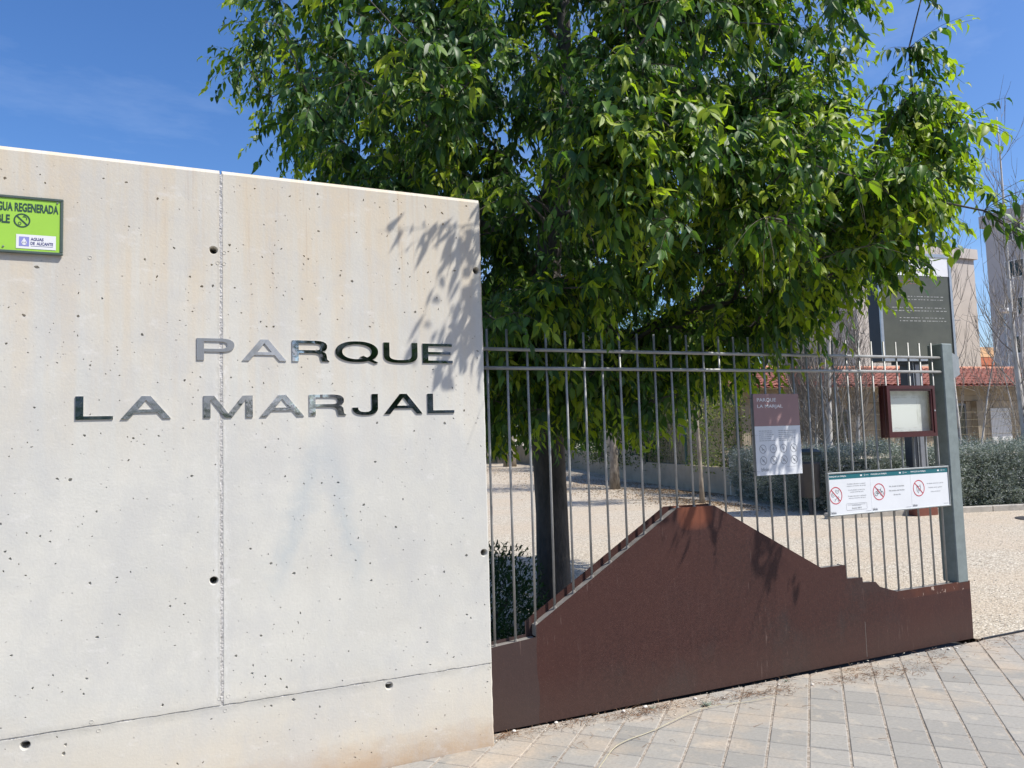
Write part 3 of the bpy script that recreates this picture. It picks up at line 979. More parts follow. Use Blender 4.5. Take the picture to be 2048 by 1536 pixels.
rowA = [('P', .060, .220, 1.944, 2.044), ('A', .253, .451, 1.944, 2.044), ('R', .478, .651, 1.944, 2.044), ('Q', .681, .890, 1.937, 2.046), ('U', .918, 1.092, 1.942, 2.044), ('E', 1.119, 1.279, 1.943, 2.043)]
rowB = [('L', -.416, -.274, 1.682, 1.782), ('A', -.245, -.046, 1.682, 1.782), ('M', .088, .299, 1.682, 1.782), ('A', .330, .530, 1.683, 1.784), ('R', .554, .728, 1.685, 1.785), ('J', .759, .885, 1.684, 1.787), ('A', .915, 1.112, 1.687, 1.787), ('L', 1.139, 1.281, 1.688, 1.787)]
for ch, x0, x1, z0, z1 in rowA + rowB:
    V, F = letter_mesh(L_[ch], x0, x1, z0, z1, -0.0030, 0.004)
    if ch == 'Q':
        V2, F2 = letter_mesh(L_['Qtail'], x0, x1, z0, z1, -0.0036, 0.0042)
        b = len(V); V += V2; F += [tuple(b + i for i in f) for f in F2]
    o = mk('letter', V, F, M['steel'], lett)
    bm = bmesh.new(); bm.from_mesh(o.data)
    bmesh.ops.remove_doubles(bm, verts=bm.verts, dist=1e-6)
    bmesh.ops.recalc_face_normals(bm, faces=bm.faces)
    # every letter sits at its own very slight tilt
    tz, tx = rs.uniform(-0.016, 0.016), rs.uniform(-0.008, 0.010)
    cxm, czm = (x0 + x1) / 2, (z0 + z1) / 2 - 1.68
    for v in bm.verts:
        v.co.y += (v.co.x - (cxm - 0.43)) * tz * 0.4 + (v.co.z - czm) * tx * 0.4
    bm.to_mesh(o.data); bm.free()
    o['label'] = 'polished steel letter ' + ch

# ------------------------------------------------------------------ green water sign
gs = empty('water_sign', (-0.78, 0, 2.38), 'lime green reclaimed water sign in a dark frame on the concrete wall', 'sign')
GX0, GX1, GZ0, GZ1 = -1.09, -0.468, 2.383, 2.627
mb = MB(); mb.box(GX0 + 0.004, GX1 - 0.004, -0.010, -0.0005, GZ0 + 0.004, GZ1 - 0.004)
mb.build('back_plate', M['sign_frame'], gs)
mb = MB()
fw = 0.0115
mb.bbox(GX0, GX1, -0.017, -0.004, GZ1 - fw, GZ1, 0.002).bbox(GX0, GX1, -0.017, -0.004, GZ0, GZ0 + fw, 0.002)
mb.bbox(GX0, GX0 + fw, -0.0165, -0.0045, GZ0 + fw, GZ1 - fw, 0.002).bbox(GX1 - fw, GX1, -0.0165, -0.0045, GZ0 + fw, GZ1 - fw, 0.002)
mb.build('frame', M['sign_frame'], gs)
mb = MB(); mb.box(GX0 + fw, GX1 - fw, -0.0125, -0.0102, GZ0 + fw, GZ1 - fw)
gp = mb.build('green_panel', M['sign_green'], gs)
mb = MB()
text_into(mb, 'AGUA REGENERADA', -0.724, -0.486, 2.560, 2.598, -0.0135, 0.035)
text_into(mb, 'NO POTABLE', -0.845, -0.661, 2.507, 2.545, -0.0135, 0.035)
pfix(mb.build('lettering', M['sign_dark'], gs))
mb = MB()
mb.strip(ring(-0.618, 2.523, 0.0275), 0.0055, -0.0135, True)
mb.strip([(-0.638, 2.543), (-0.598, 2.503)], 0.006, -0.0136)
mb.strip([(-0.616, 2.539), (-0.607, 2.539), (-0.602, 2.536), (-0.601, 2.526)], 0.0028, -0.0137)
mb.strip([(-0.613, 2.543), (-0.604, 2.543)], 0.002, -0.0137)
mb.strip(ring(-0.626, 2.510, 0.0052, 0.0058, 12), 0.0022, -0.0137, True)
pfix(mb.build('no_drinking_symbol', M['sign_dark'], gs))
mb = MB(); mb.quad(-0.638, -0.494, 2.404, 2.464, -0.0138)
pfix(mb.build('white_label', M['white_print'], gs))
mb = MB(); mb.quad(-0.6275, -0.591, 2.414, 2.454, -0.0143)
pfix(mb.build('logo_square', M['sign_lilac'], gs))
mb = MB()
drop = [(-0.609, 2.4505)] + [(-0.609 + 0.0098 * math.cos(R(a)), 2.4285 + 0.0098 * math.sin(R(a))) for a in range(25, -206, -15)]
b = len(mb.V); mb.V += [(x, -0.0148, z) for x, z in drop]; mb.F.append(tuple(range(b, b + len(drop))))
pfix(mb.build('logo_drop', M['white_print'], gs))
mb = MB()
mb.strip([(-0.6165, 2.4245), (-0.6135, 2.4335), (-0.6110, 2.4265), (-0.609, 2.4325), (-0.607, 2.4265), (-0.6045, 2.4335), (-0.6015, 2.4245)], 0.0018, -0.0152)
text_into(mb, 'AGUAS', -0.586, -0.539, 2.439, 2.4525, -0.0143, 0.03)
text_into(mb, 'DE  ALICANTE', -0.586, -0.504, 2.421, 2.4345, -0.0143, 0.03)
mb.quad(-0.585, -0.505, 2.4155, 2.4168, -0.0143)
pfix(mb.build('label_lettering', M['sign_navy'], gs))
for x, z in ((-0.683, 2.4085), (-0.490, 2.609), (-1.06, 2.609), (-1.06, 2.4085), (-0.78, 2.609)):
    bm = bmesh.new()
    bmesh.ops.create_cone(bm, cap_ends=True, segments=12, radius1=0.004, radius2=0.003, depth=0.003, matrix=Matrix.Translation((x, -0.0145, z)) @ Matrix.Rotation(PI / 2, 4, 'X'))
    mb = MB(); mb.addbm(bm); mb.build('screw', M['grey_metal'], gs)

# ------------------------------------------------------------------ sliding gate
gate = empty('sliding_gate', (3.4, 0.17, 0), 'rusted steel sliding gate with mountain outline base and grey bars', 'gate')
OUT = [(1.30, 0.006), (5.26, 0.004), (5.262, 0.416), (4.523, 0.416), (4.363, 0.464), (4.324, 0.501), (4.207, 0.510), (4.205, 0.543), (4.064, 0.549),
       (4.057, 0.639), (3.845, 0.640), (3.275, 0.950), (3.006, 1.099), (2.735, 1.101), (1.771, 0.524), (1.769, 0.463), (1.30, 0.425)]
topline = OUT[2:]                       # right to left


def gate_z(x, line=topline):
    for (xa, za), (xb, zb) in zip(line[:-1], line[1:]):
        if xb <= x <= xa and xa - xb > 1e-6:
            return za + (zb - za) * (xa - x) / (xa - xb)
    return 0.42


mb = MB(); mb.prism(OUT, 0.140, 0.144)
fp = mb.build('front_sheet', M['rust'], gate)
mb = MB()
back = [(1.30, 0.03), (5.24, 0.03), (5.24, 0.405), (4.52, 0.405)] + [(x, z - 0.010) for x, z in OUT[4:11]] + [(3.27, 0.942), (3.01, 1.105), (2.68, 1.108), (1.735, 0.540), (1.735, 0.470), (1.30, 0.44)]
mb.prism(back, 0.205, 0.209)
mb.build('back_sheet', M['rust'], gate)
# cap strips that close the box between the two sheets
for (xa, za), (xb, zb) in zip(topline[:-1], topline[1:]):
    L = math.hypot(xa - xb, za - zb)
    if L < 0.05: continue
    ux, uz = (xb - xa) / L, (zb - za) / L
    nx, nz_ = -uz, ux                      # right to left: this normal points down
    if nz_ > 0: nx, nz_ = -nx, -nz_
    a0 = (xa + nx * 0.006, za + nz_ * 0.006); b0 = (xb + nx * 0.006, zb + nz_ * 0.006)
    a1 = (a0[0] + nx * 0.003, a0[1] + nz_ * 0.003); b1 = (b0[0] + nx * 0.003, b0[1] + nz_ * 0.003)
    mb = MB(); mb.prism([b1, a1, a0, b0], 0.1445, 0.2045)
    mb.build('top_cap', M['cap'], gate)
mb = MB(); mb.box(5.236, 5.2585, 0.1445, 0.2045, 0.012, 0.405)
mb.build('end_cap', M['rust'], gate)
mb = MB(); mb.box(1.32, 5.2, 0.150, 0.200, 0.006, 0.022)
mb.build('bottom_channel', M['dark_metal'], gate)
# faint weld seams of the sheet
mb = MB(); mb.strip([(4.203, 0.02), (4.2035, 0.12), (4.203, 0.25)], 0.0022, 0.1393)
pfix(mb.build('weld_seam', M['cap'], gate))
# bars
for k in range(-1, 30):
    x = 1.5405 + 0.1215 * k
    if x > 5.10: break
    zb = gate_z(x) - 0.012
    dx = random.uniform(-0.003, 0.003)
    mb = MB()
    bx = random.uniform(-0.003, 0.003)
    mb.tube([(x, 0.172, zb), (x + bx, 0.172, (zb + 2.15) / 2), (x + dx, 0.172, 2.155 + random.uniform(-0.003, 0.003))], 0.0068, 10)
    b_ = mb.build('bar', M['bar_paint'], gate)
    for p_ in b_.data.polygons: p_.use_smooth = len(p_.vertices) == 4
    # weld tabs at the foot of the bar
    mb = MB(); mb.tube([(x + 0.002, 0.172, zb + 0.003), (x, 0.172, zb + 0.020)], [0.0115, 0.008], 8)
    mb.build('weld_bead', M['cap'], gate)
for z in (2.043, 1.938):
    mb = MB(); mb.tube([(1.33, 0.160, z), (3.2, 0.1605, z + 0.001), (5.14, 0.160, z + 0.004)], 0.0105, 10)
    b_ = mb.build('rail', M['bar_paint'], gate)
    for p_ in b_.data.polygons: p_.use_smooth = len(p_.vertices) == 4
mb = MB(); mb.bbox(5.138, 5.250, 0.138, 0.262, 0.408, 2.152, 0.006)
mb.build('gate_post', M['gate_paint'], gate)
mb = MB(); mb.prism([(5.2505, 1.895), (5.275, 1.885), (5.365, 1.925), (5.365, 2.060), (5.275, 2.098), (5.2505, 2.09)], 0.175, 0.215)
mb.build('latch_box', M['latch'], gate)
bm = bmesh.new()
bmesh.ops.create_cone(bm, cap_ends=True, segments=12, radius1=0.009, radius2=0.009, depth=0.02, matrix=Matrix.Translation((5.256, 0.20, 0.93)) @ Matrix.Rotation(PI / 2, 4, 'Y'))
mb = MB(); mb.addbm(bm); mb.build('bolt', M['latch'], gate)

# ------------------------------------------------------------------ signs hung on the gate
ps = empty('rules_sign', (3.54, 0.15, 1.26), 'upright sign with mauve top and round pictograms on the gate bars', 'sign')
SX0, SX1, SZ0, SZ1 = 3.352, 3.732, 1.262, 1.786
mb = MB(); mb.box(SX0, SX1, 0.142, 0.154, SZ0, SZ1)
mb.build('backing_board', M['grey_metal'], ps)
for fx in (3.3635, 3.7275):
    for fz in (1.29, 1.52, 1.76):
        mb = MB(); mb.tube([(fx - 0.006, 0.1385, fz), (fx - 0.006, 0.186, fz), (fx + 0.006, 0.186, fz), (fx + 0.006, 0.1385, fz)], 0.0016, 5)
        mb.build('wire_tie', M['black_print'], ps)
mb = MB(); mb.box(SX0 + 0.001, SX1 - 0.001, 0.1395, 0.1418, SZ0 + 0.001, 1.577)
mb.build('white_face', M['sign_white'], ps)
mb = MB(); mb.box(SX0 + 0.001, SX1 - 0.001, 0.1395, 0.1418, 1.5775, SZ1 - 0.001)
mb.build('mauve_header', M['sign_mauve'], ps)
YS = 0.1388
mb = MB()
text_into(mb, 'PARQUE', 3.382, 3.538, 1.731, 1.758, YS, 0.01)
text_into(mb, 'LA MARJAL', 3.382, 3.592, 1.689, 1.716, YS, 0.01)
pfix(mb.build('header_lettering', M['white_print'], ps))
mb = MB()
rq = random.Random(5)
for k in range(6):
    z = 1.545 - k * 0.0125
    x = 3.384
    xe = 3.700 if k in (0,) else 3.53
    for seg in ((3.384, 3.520), (3.545, 3.695)):
        x = seg[0]
        end = seg[1] - rq.uniform(0, 0.05)
        while x < end:
            w = rq.uniform(0.008, 0.022)
            mb.quad(x, min(x + w, end), z, z + 0.0026, YS)
            x += w + 0.0035
pfix(mb.build('fine_print', M['grey_print'], ps))
picts = MB()
for r_ in range(2):
    for c_ in range(4):
        cx, cz = 3.410 + c_ * 0.0855, 1.431 - r_ * 0.0745
        picts.strip(ring(cx, cz, 0.0265), 0.0028, YS, True)
        if not (r_ == 0 and c_ in (1, 2)):
            picts.strip([(cx - 0.019, cz + 0.019), (cx + 0.019, cz - 0.019)], 0.0028, YS - 0.0002)
        s_ = r_ * 4 + c_
        for q in range(3):
            aa = s_ * 1.3 + q * 2.1
            picts.strip([(cx + 0.011 * math.cos(aa), cz + 0.011 * math.sin(aa)), (cx + 0.006 * math.cos(aa + 1.2), cz - 0.002), (cx + 0.012 * math.cos(aa + 2.2), cz + 0.010 * math.sin(aa + 2.0))], 0.0018, YS - 0.0001)
pfix(picts.build('pictograms', M['grey_print'], ps))
mb = MB(); text_into(mb, 'bfolo', 3.390, 3.452, 1.289, 1.313, YS, 0.0)
mb.quad(3.60, 3.695, 1.312, 1.3132, YS)
pfix(mb.build('maker_mark', M['grey_print'], ps))

ls = empty('notice_strip', (4.5, 0.14, 0.97), 'long white three part sign with teal headers and red prohibition circles on the gate', 'sign')
LX0, LX1, LZ0, LZ1 = 3.925, 5.092, 0.968, 1.256
mb = MB(); mb.box(LX0 + 0.004, LX1 - 0.004, 0.126, 0.139, LZ0 + 0.004, LZ1 - 0.004)
mb.build('backing_board', M['grey_metal'], ls)
mb = MB()
mb.bbox(LX0, LX1, 0.116, 0.140, LZ1 - 0.011, LZ1, 0.002).bbox(LX0, LX1, 0.116, 0.140, LZ0, LZ0 + 0.009, 0.002)
mb.bbox(LX0, LX0 + 0.010, 0.1165, 0.1395, LZ0 + 0.009, LZ1 - 0.011, 0.002).bbox(LX1 - 0.010, LX1, 0.1165, 0.1395, LZ0 + 0.009, LZ1 - 0.011, 0.002)
mb.build('frame', M['latch'], ls)
for fx in (3.9705, 4.3353, 4.700, 5.064):
    for fz in (1.262, 0.962):
        mb = MB(); mb.tube([(fx - 0.011, 0.139, fz), (fx - 0.011, 0.184, fz), (fx + 0.011, 0.184, fz), (fx + 0.011, 0.139, fz)], 0.0022, 5)
        mb.build('clamp', M['latch'], ls)
xs_ = [3.935, 4.313, 4.700, 5.082]
YL = 0.1205
for k in range(3):
    mb = MB(); mb.box(xs_[k] + 0.0008, xs_[k + 1] - 0.0008, 0.1215, 0.1258, 0.977, 1.2095)
    mb.build('white_panel', M['sign_white'], ls)
    mb = MB(); mb.box(xs_[k] + 0.0008, xs_[k + 1] - 0.0008, 0.1212, 0.1258, 1.2097, 1.245)
    mb.build('teal_header', M['sign_teal'], ls)
mb = MB()
for k, x0 in enumerate((3.941, 4.320, 4.706)):
    text_into(mb, 'PARQUE LA MARJAL', x0, x0 + 0.152, 1.2215, 1.2335, YL, 0.02)
for x0 in (4.220, 4.590, 4.975):
    mb.quad(x0, x0 + 0.018, 1.222, 1.232, YL)
    mb.strip(ring(x0 + 0.042, 1.2275, 0.0045, 0.006, 10), 0.002, YL, True)
    mb.quad(x0 + 0.054, x0 + 0.078, 1.2262, 1.2285, YL)
pfix(mb.build('header_lettering', M['white_print'], ls))
mb = MB()
cs = [(3.990, 1.103), (4.388, 1.107), (4.777, 1.111)]
for cx, cz in cs:
    mb.strip(ring(cx, cz, 0.0545, n=40), 0.0058, YL, True)
    mb.strip([(cx - 0.038, cz + 0.038), (cx + 0.038, cz - 0.038)], 0.0058, YL - 0.0004)
pfix(mb.build('prohibition_circles', M['sign_red'], ls))
mb = MB()
YI = YL - 0.0001
cx, cz = cs[1]           # bicycle
for s_ in (-1, 1): mb.strip(ring(cx + s_ * 0.026, cz - 0.012, 0.0145, n=18), 0.0028, YI, True)
mb.strip([(cx - 0.026, cz - 0.012), (cx - 0.012, cz + 0.014), (cx + 0.016, cz + 0.014), (cx + 0.026, cz - 0.012)], 0.0028, YI)
mb.strip([(cx - 0.012, cz + 0.014), (cx - 0.002, cz - 0.012), (cx + 0.016, cz + 0.014), (cx + 0.022, cz + 0.028)], 0.0028, YI)
mb.strip([(cx - 0.026, cz - 0.012), (cx - 0.002, cz - 0.012)], 0.0028, YI)
mb.strip([(cx - 0.020, cz + 0.019), (cx - 0.006, cz + 0.019)], 0.003, YI)
cx, cz = cs[0]           # cat, bird and crumbs
mb.strip([(cx - 0.002, cz + 0.030), (cx + 0.004, cz + 0.038), (cx + 0.009, cz + 0.030), (cx + 0.020, cz + 0.030), (cx + 0.026, cz + 0.038), (cx + 0.027, cz + 0.022), (cx + 0.016, cz + 0.012), (cx + 0.004, cz + 0.020)], 0.0024, YI, True)
mb.strip([(cx - 0.040, cz + 0.012), (cx - 0.030, cz + 0.018), (cx - 0.026, cz + 0.004), (cx - 0.012, cz - 0.004), (cx - 0.024, cz - 0.010), (cx - 0.036, cz - 0.004)], 0.0024, YI, True)
mb.strip([(cx - 0.012, cz - 0.040), (cx - 0.004, cz - 0.024), (cx + 0.010, cz - 0.020), (cx + 0.020, cz - 0.006), (cx + 0.028, cz - 0.012), (cx + 0.022, cz - 0.026), (cx + 0.022, cz - 0.042)], 0.0024, YI)
for q in range(5): mb.quad(cx - 0.02 + q * 0.008, cx - 0.018 + q * 0.008, cz - 0.030 + (q % 2) * 0.006, cz - 0.028 + (q % 2) * 0.006, YI)
cx, cz = cs[2]           # dog
mb.strip([(cx - 0.016, cz + 0.022), (cx - 0.020, cz + 0.008), (cx - 0.018, cz - 0.018), (cx - 0.006, cz - 0.034), (cx + 0.002, cz - 0.018), (cx + 0.014, cz - 0.012), (cx + 0.018, cz + 0.004), (cx + 0.014, cz + 0.026), (cx + 0.008, cz + 0.012), (cx - 0.006, cz + 0.012)], 0.0028, YI, True)
mb.strip([(cx - 0.004, cz - 0.018), (cx - 0.004, cz - 0.004), (cx + 0.006, cz - 0.004)], 0.0026, YI)
pfix(mb.build('pictograms', M['black_print'], ls))
mb = MB()


def para(mb, lines, xc, z0, dz, h, y, bold=0.0):
    for k, t in enumerate(lines):
        if not t: continue
        w = len(t) * h * 0.60
        text_into(mb, t, xc - w / 2, xc + w / 2, z0 - k * dz, z0 - k * dz + h, y, bold)


para(mb, ['Prohibido alimentar a cualquier', 'animal en el interior del parque', '', 'It is forbidden to feed any', 'animal inside the park', '', 'Prohibit alimentar a qualsevol', "animal a l'interior del parc"], 4.182, 1.168, 0.0136, 0.0092, YL)
para(mb, ['No circular en bicicleta', '', 'No circular amb bicicleta', '', 'Do not ride'], 4.560, 1.133, 0.0145, 0.0100, YL)
para(mb, ['Prohibido el acceso a perros', '', 'Prohibit accés a gossos', '', 'Dogs not allowed'], 4.946, 1.133, 0.0145, 0.0100, YL)
mb.strip([(4.084, 0.999), (4.262, 0.999), (4.267, 1.004), (4.267, 1.038), (4.262, 1.043), (4.084, 1.043), (4.079, 1.038), (4.079, 1.004)], 0.0013, YL, True)
mb.quad(4.092, 4.254, 1.0335, 1.0350, YL); mb.quad(4.130, 4.214, 1.0275, 1.0290, YL)
text_into(mb, 'Sanción 300 €', 4.130, 4.216, 1.0065, 1.0175, YL)
text_into(mb, 'bfolo', 3.944, 3.988, 0.981, 0.999, YL, 0.01)
text_into(mb, 'bfolo', 4.322, 4.366, 0.983, 1.001, YL, 0.01)
text_into(mb, 'bfolo', 4.709, 4.753, 0.985, 1.003, YL, 0.01)
mb.quad(4.255, 4.305, 0.984, 0.9855, YL); mb.quad(4.64, 4.69, 0.986, 0.9875, YL); mb.quad(5.02, 5.07, 0.989, 0.9905, YL)
pfix(mb.build('lettering', M['grey_print'], ls))

nb = empty('notice_board', (4.72, 0.13, 1.47), 'empty maroon framed glazed notice board on the gate bars', 'notice board')
BX0, BX1, BZ0, BZ1 = 4.476, 4.960, 1.473, 1.838
mb = MB(); mb.box(BX0, BX1, 0.140, 0.150, BZ0, BZ1)
mb.build('back', M['maroon'], nb)
mb = MB()
mb.bbox(BX0, BX1, 0.104, 0.1395, BZ1 - 0.014, BZ1, 0.003).bbox(BX0, BX1, 0.104, 0.1395, BZ0, BZ0 + 0.014, 0.003)
mb.bbox(BX0, BX0 + 0.014, 0.1045, 0.139, BZ0 + 0.0145, BZ1 - 0.0145, 0.003).bbox(BX1 - 0.014, BX1, 0.1045, 0.139, BZ0 + 0.0145, BZ1 - 0.0145, 0.003)
mb.build('case', M['maroon'], nb)
fw = 0.052
mb = MB()
for y0, y1, fw_, c in ((0.088, 0.1035, 0.040, 0.004), (0.082, 0.0885, 0.026, 0.003)):
    mb.prism([(BX0 + 0.002, BZ0 + 0.002), (BX1 - 0.002, BZ0 + 0.002), (BX1 - fw_, BZ0 + fw_), (BX0 + fw_, BZ0 + fw_)], y0, y1)
    mb.prism([(BX1 - 0.002, BZ0 + 0.002), (BX1 - 0.002, BZ1 - 0.002), (BX1 - fw_, BZ1 - fw_), (BX1 - fw_, BZ0 + fw_)], y0, y1)
    mb.prism([(BX1 - 0.002, BZ1 - 0.002), (BX0 + 0.002, BZ1 - 0.002), (BX0 + fw_, BZ1 - fw_), (BX1 - fw_, BZ1 - fw_)], y0, y1)
    mb.prism([(BX0 + 0.002, BZ1 - 0.002), (BX0 + 0.002, BZ0 + 0.002), (BX0 + fw_, BZ0 + fw_), (BX0 + fw_, BZ1 - fw_)], y0, y1)
mb.build('door_frame', M['maroon'], nb)
mb = MB(); mb.box(BX0 + 0.0145, BX1 - 0.0145, 0.1365, 0.1395, BZ0 + 0.0145, BZ1 - 0.0145)
mb.build('faded_sheet', M['paper'], nb)
mb = MB(); mb.box(BX0 + 0.038, BX1 - 0.038, 0.0955, 0.0975, BZ0 + 0.038, BZ1 - 0.038)
mb.build('glass_pane', M['pane'], nb)
bm = bmesh.new(); bmesh.ops.create_uvsphere(bm, u_segments=10, v_segments=6, radius=0.006, matrix=Matrix.Translation((BX1 - 0.016, 0.083, 1.655)))
mb = MB(); mb.addbm(bm); mb.build('lock', M['alu'], nb)

# ------------------------------------------------------------------ foliage machinery
def leaf_template(kind):
    if kind == 'near':
        t = [0.0, 0.12, 0.34, 0.60, 0.82, 1.0]; hw = [0, 0.150, 0.225, 0.175, 0.075, 0]
    elif kind == 'mid':
        t = [0.0, 0.33, 0.68, 1.0]; hw = [0, 0.225, 0.15, 0]
    else:
        t = [0.0, 0.4, 1.0]; hw = [0, 0.23, 0]
    V, F = [(0, 0, 0)], []
    for a, h in zip(t[1:-1], hw[1:-1]):
        z = -0.20 * a * a
        V += [(a, h, z + 0.30 * h), (a, 0, z), (a - 0.02, -h * 0.9, z + 0.30 * h)]
    V.append((1.0, 0.02, -0.24))
    n = len(t) - 2
    F += [(0, 2, 1), (0, 3, 2)]
    for k in range(n - 1):
        b = 1 + 3 * k
        F += [(b, b + 1, b + 4, b + 3), (b + 1, b + 2, b + 5, b + 4)]
    b = 1 + 3 * (n - 1); e = len(V) - 1
    F += [(b, b + 1, e), (b + 1, b + 2, e)]
    return np.array(V, float), F


def leaf_object(name, P, X, Nn, S, A, mat, parent, kind='far', width=1.0, origin=None):
    """P,X,N: (n,3); S,A: (n,)"""
    T, TF = leaf_template(kind)
    P, X, Nn = np.asarray(P), np.asarray(X), np.asarray(Nn)
    S, A = np.asarray(S), np.asarray(A)
    X = X / np.linalg.norm(X, axis=1, keepdims=True)
    Nn = Nn - (Nn * X).sum(1, keepdims=True) * X
    Nn = Nn / (np.linalg.norm(Nn, axis=1, keepdims=True) + 1e-9)
    Y = np.cross(Nn, X)
    n, m = len(P), len(T)
    tw = T * np.array([1, width, 1])
    wv = np.random.default_rng(n).uniform(0.68, 1.18, n)[:, None, None]        # every leaf its own width and curl
    cv = np.random.default_rng(n + 1).uniform(-0.2, 2.4, n)[:, None, None]
    V = P[:, None, :] + S[:, None, None] * (tw[None, :, 0:1] * X[:, None, :] + wv * tw[None, :, 1:2] * Y[:, None, :] + cv * tw[None, :, 2:3] * Nn[:, None, :])
    off = org(parent) if parent is not None else Vector(origin or (0, 0, 0))
    V = (V - np.array(off)).reshape(-1, 3)
    base = np.arange(n) * m
    loops, starts, tot = [], [], []
    # build per-face arrays
    fl = np.concatenate([np.array(f) for f in TF])
    fs = np.array([len(f) for f in TF])
    L = (base[:, None] + fl[None, :]).reshape(-1)
    sizes = np.tile(fs, n)
    st = np.concatenate([[0], np.cumsum(sizes)[:-1]])
    me = bpy.data.meshes.new(name)
    me.vertices.add(len(V)); me.vertices.foreach_set('co', V.astype(np.float32).ravel())
    me.loops.add(len(L)); me.loops.foreach_set('vertex_index', L.astype(np.int32))
    me.polygons.add(len(st)); me.polygons.foreach_set('loop_start', st.astype(np.int32))
    me.polygons.foreach_set('loop_total', sizes.astype(np.int32))
    me.update(calc_edges=True)
    me.validate()
    at = me.attributes.new('age', 'FLOAT', 'POINT')
    at.data.foreach_set('value', np.repeat(A, m).astype(np.float32))
    me.polygons.foreach_set('use_smooth', np.ones(len(me.polygons), bool))
    me.materials.append(mat)
    return link(name, me, parent, (origin or (0, 0, 0)) if parent is None else (0, 0, 0))


def unit(v):
    return v / (np.linalg.norm(v) + 1e-9)


# ------------------------------------------------------------------ the big tree over the gate
TB = np.array([2.90, 2.20, 0.0])
tree = empty('hackberry_tree', tuple(TB), 'large leafy tree with grey trunk behind the gate, crown hanging over it', 'tree')
tp = [(2.90, 2.20, -0.05), (2.90, 2.20, 0.25), (2.905, 2.205, 0.9), (2.90, 2.22, 1.6), (2.92, 2.24, 2.3), (2.95, 2.25, 2.9), (3.02, 2.25, 3.5), (3.10, 2.2, 4.2), (3.18, 2.18, 5.0), (3.2, 2.2, 5.9), (3.25, 2.2, 6.8)]
tr_ = [0.170, 0.146, 0.140, 0.137, 0.132, 0.125, 0.105, 0.085, 0.065, 0.045, 0.02]
mb = MB(); mb.tube(tp, tr_, 20)
V = [Vector(v) for v in mb.V]
mb.V = [tuple(v + Vector((mnoise.noise(v * 3.0), mnoise.noise(v * 3.0 + Vector((9, 2, 1))), 0)) * 0.012) for v in V]
o = mb.build('trunk', M['bark'], tree, smooth=True)

CEN = np.array([3.25, 2.15, 4.5])
fwdh = np.array([math.sin(CAM_YAW), math.cos(CAM_YAW), 0]); rth = np.array([math.cos(CAM_YAW), -math.sin(CAM_YAW), 0])


def zlow(x, y):
    s = (np.array([x, y, 0]) - np.array([2.9, 2.2, 0])) @ rth
    z = 1.58
    if s > 0.8: z = 1.58 + 0.58 * (s - 0.8)
    if s > 2.0: z = 2.28 + 0.95 * (s - 2.0)
    if s < -0.9: z = 1.75
    if y < 0.6: z = max(z, 2.05)
    if y < 0.15: z = max(z, 2.42)
    if x < 1.6 and y < 0.5: z = max(z, 3.0)
    if x < 1.9 and y < 0.1: z = 99
    return z


def crown_r(d):
    n = mnoise.noise(Vector(d) * 1.6 + Vector((3.1, 0.4, 7.7)))
    return 3.10 * (1 + 0.13 * n)


attr = []
tries = 0
while len(attr) < 780 and tries < 60000:
    tries += 1
    d = unit(rng.normal(size=3))
    if d[2] < -0.25: d = unit(np.array([d[0], d[1], d[2] * 0.6]))
    u = rng.random()
    rr_ = (0.30 + 0.70 * u ** 0.55) * crown_r(d)
    v = d * rr_
    if v[2] < 0:        # skirt: keeps its width further down
        h = math.hypot(v[0], v[1])
        v[2] = v[2] * 1.35
    v[2] *= 0.98
    P_ = CEN + v
    zl = zlow(P_[0], P_[1])
    if P_[2] < zl + 0.25: continue
    if P_[2] > 6.6 and rng.random() < 0.5: continue
    s_ = (P_ - np.array([2.9, 2.2, 0])) @ rth
    if s_ < -2.0 and P_[2] < 4.45: continue
    if s_ > 2.0 + 0.14 * ((P_ - CAM_POS) @ fwdh): continue
    if s_ < -2.4 and P_[2] < 4.9: continue
    # keep a hollow near the trunk
    if math.hypot(P_[0] - 2.95, P_[1] - 2.22) < 0.5 and P_[2] < 3.0: continue
    if any((P_ - a) @ (P_ - a) < 0.26 ** 2 for a in attr[-400:]): continue
    attr.append(P_)
# extra hanging skirts under the crown (front, right)
sk = 0
while sk < 270:
    P_ = CEN + np.array([rng.uniform(-2.2, 2.9), rng.uniform(-2.75, 2.4), 0])
    if math.hypot(P_[0] - CEN[0], P_[1] - CEN[1]) > 2.95: continue
    if math.hypot(P_[0] - 2.9, P_[1] - 2.2) < 0.45: continue
    zl = zlow(P_[0], P_[1])
    P_[2] = zl + 0.12 + rng.random() * 0.75
    attr.append(P_); sk += 1

for _ in range(9):
    attr.append(np.array([rng.uniform(2.02, 2.50), rng.uniform(-0.32, 0.0), rng.uniform(3.0, 3.35)]))
for k_ in range(12):
    q_ = k_ / 11
    attr.append(np.array([3.35 + 1.0 * q_ + rng.normal() * 0.08, -0.30 - 0.45 * rng.random(), 2.80 + 0.15 * q_ + rng.random() * 0.75]))
for q_ in ((4.32, -0.80, 2.80), (4.46, -0.86, 2.68)):
    attr.append(np.array(q_))
for _ in range(50):
    attr.append(np.array([rng.uniform(1.6, 3.6), rng.uniform(0.7, 2.6), rng.uniform(1.95, 2.6)]))
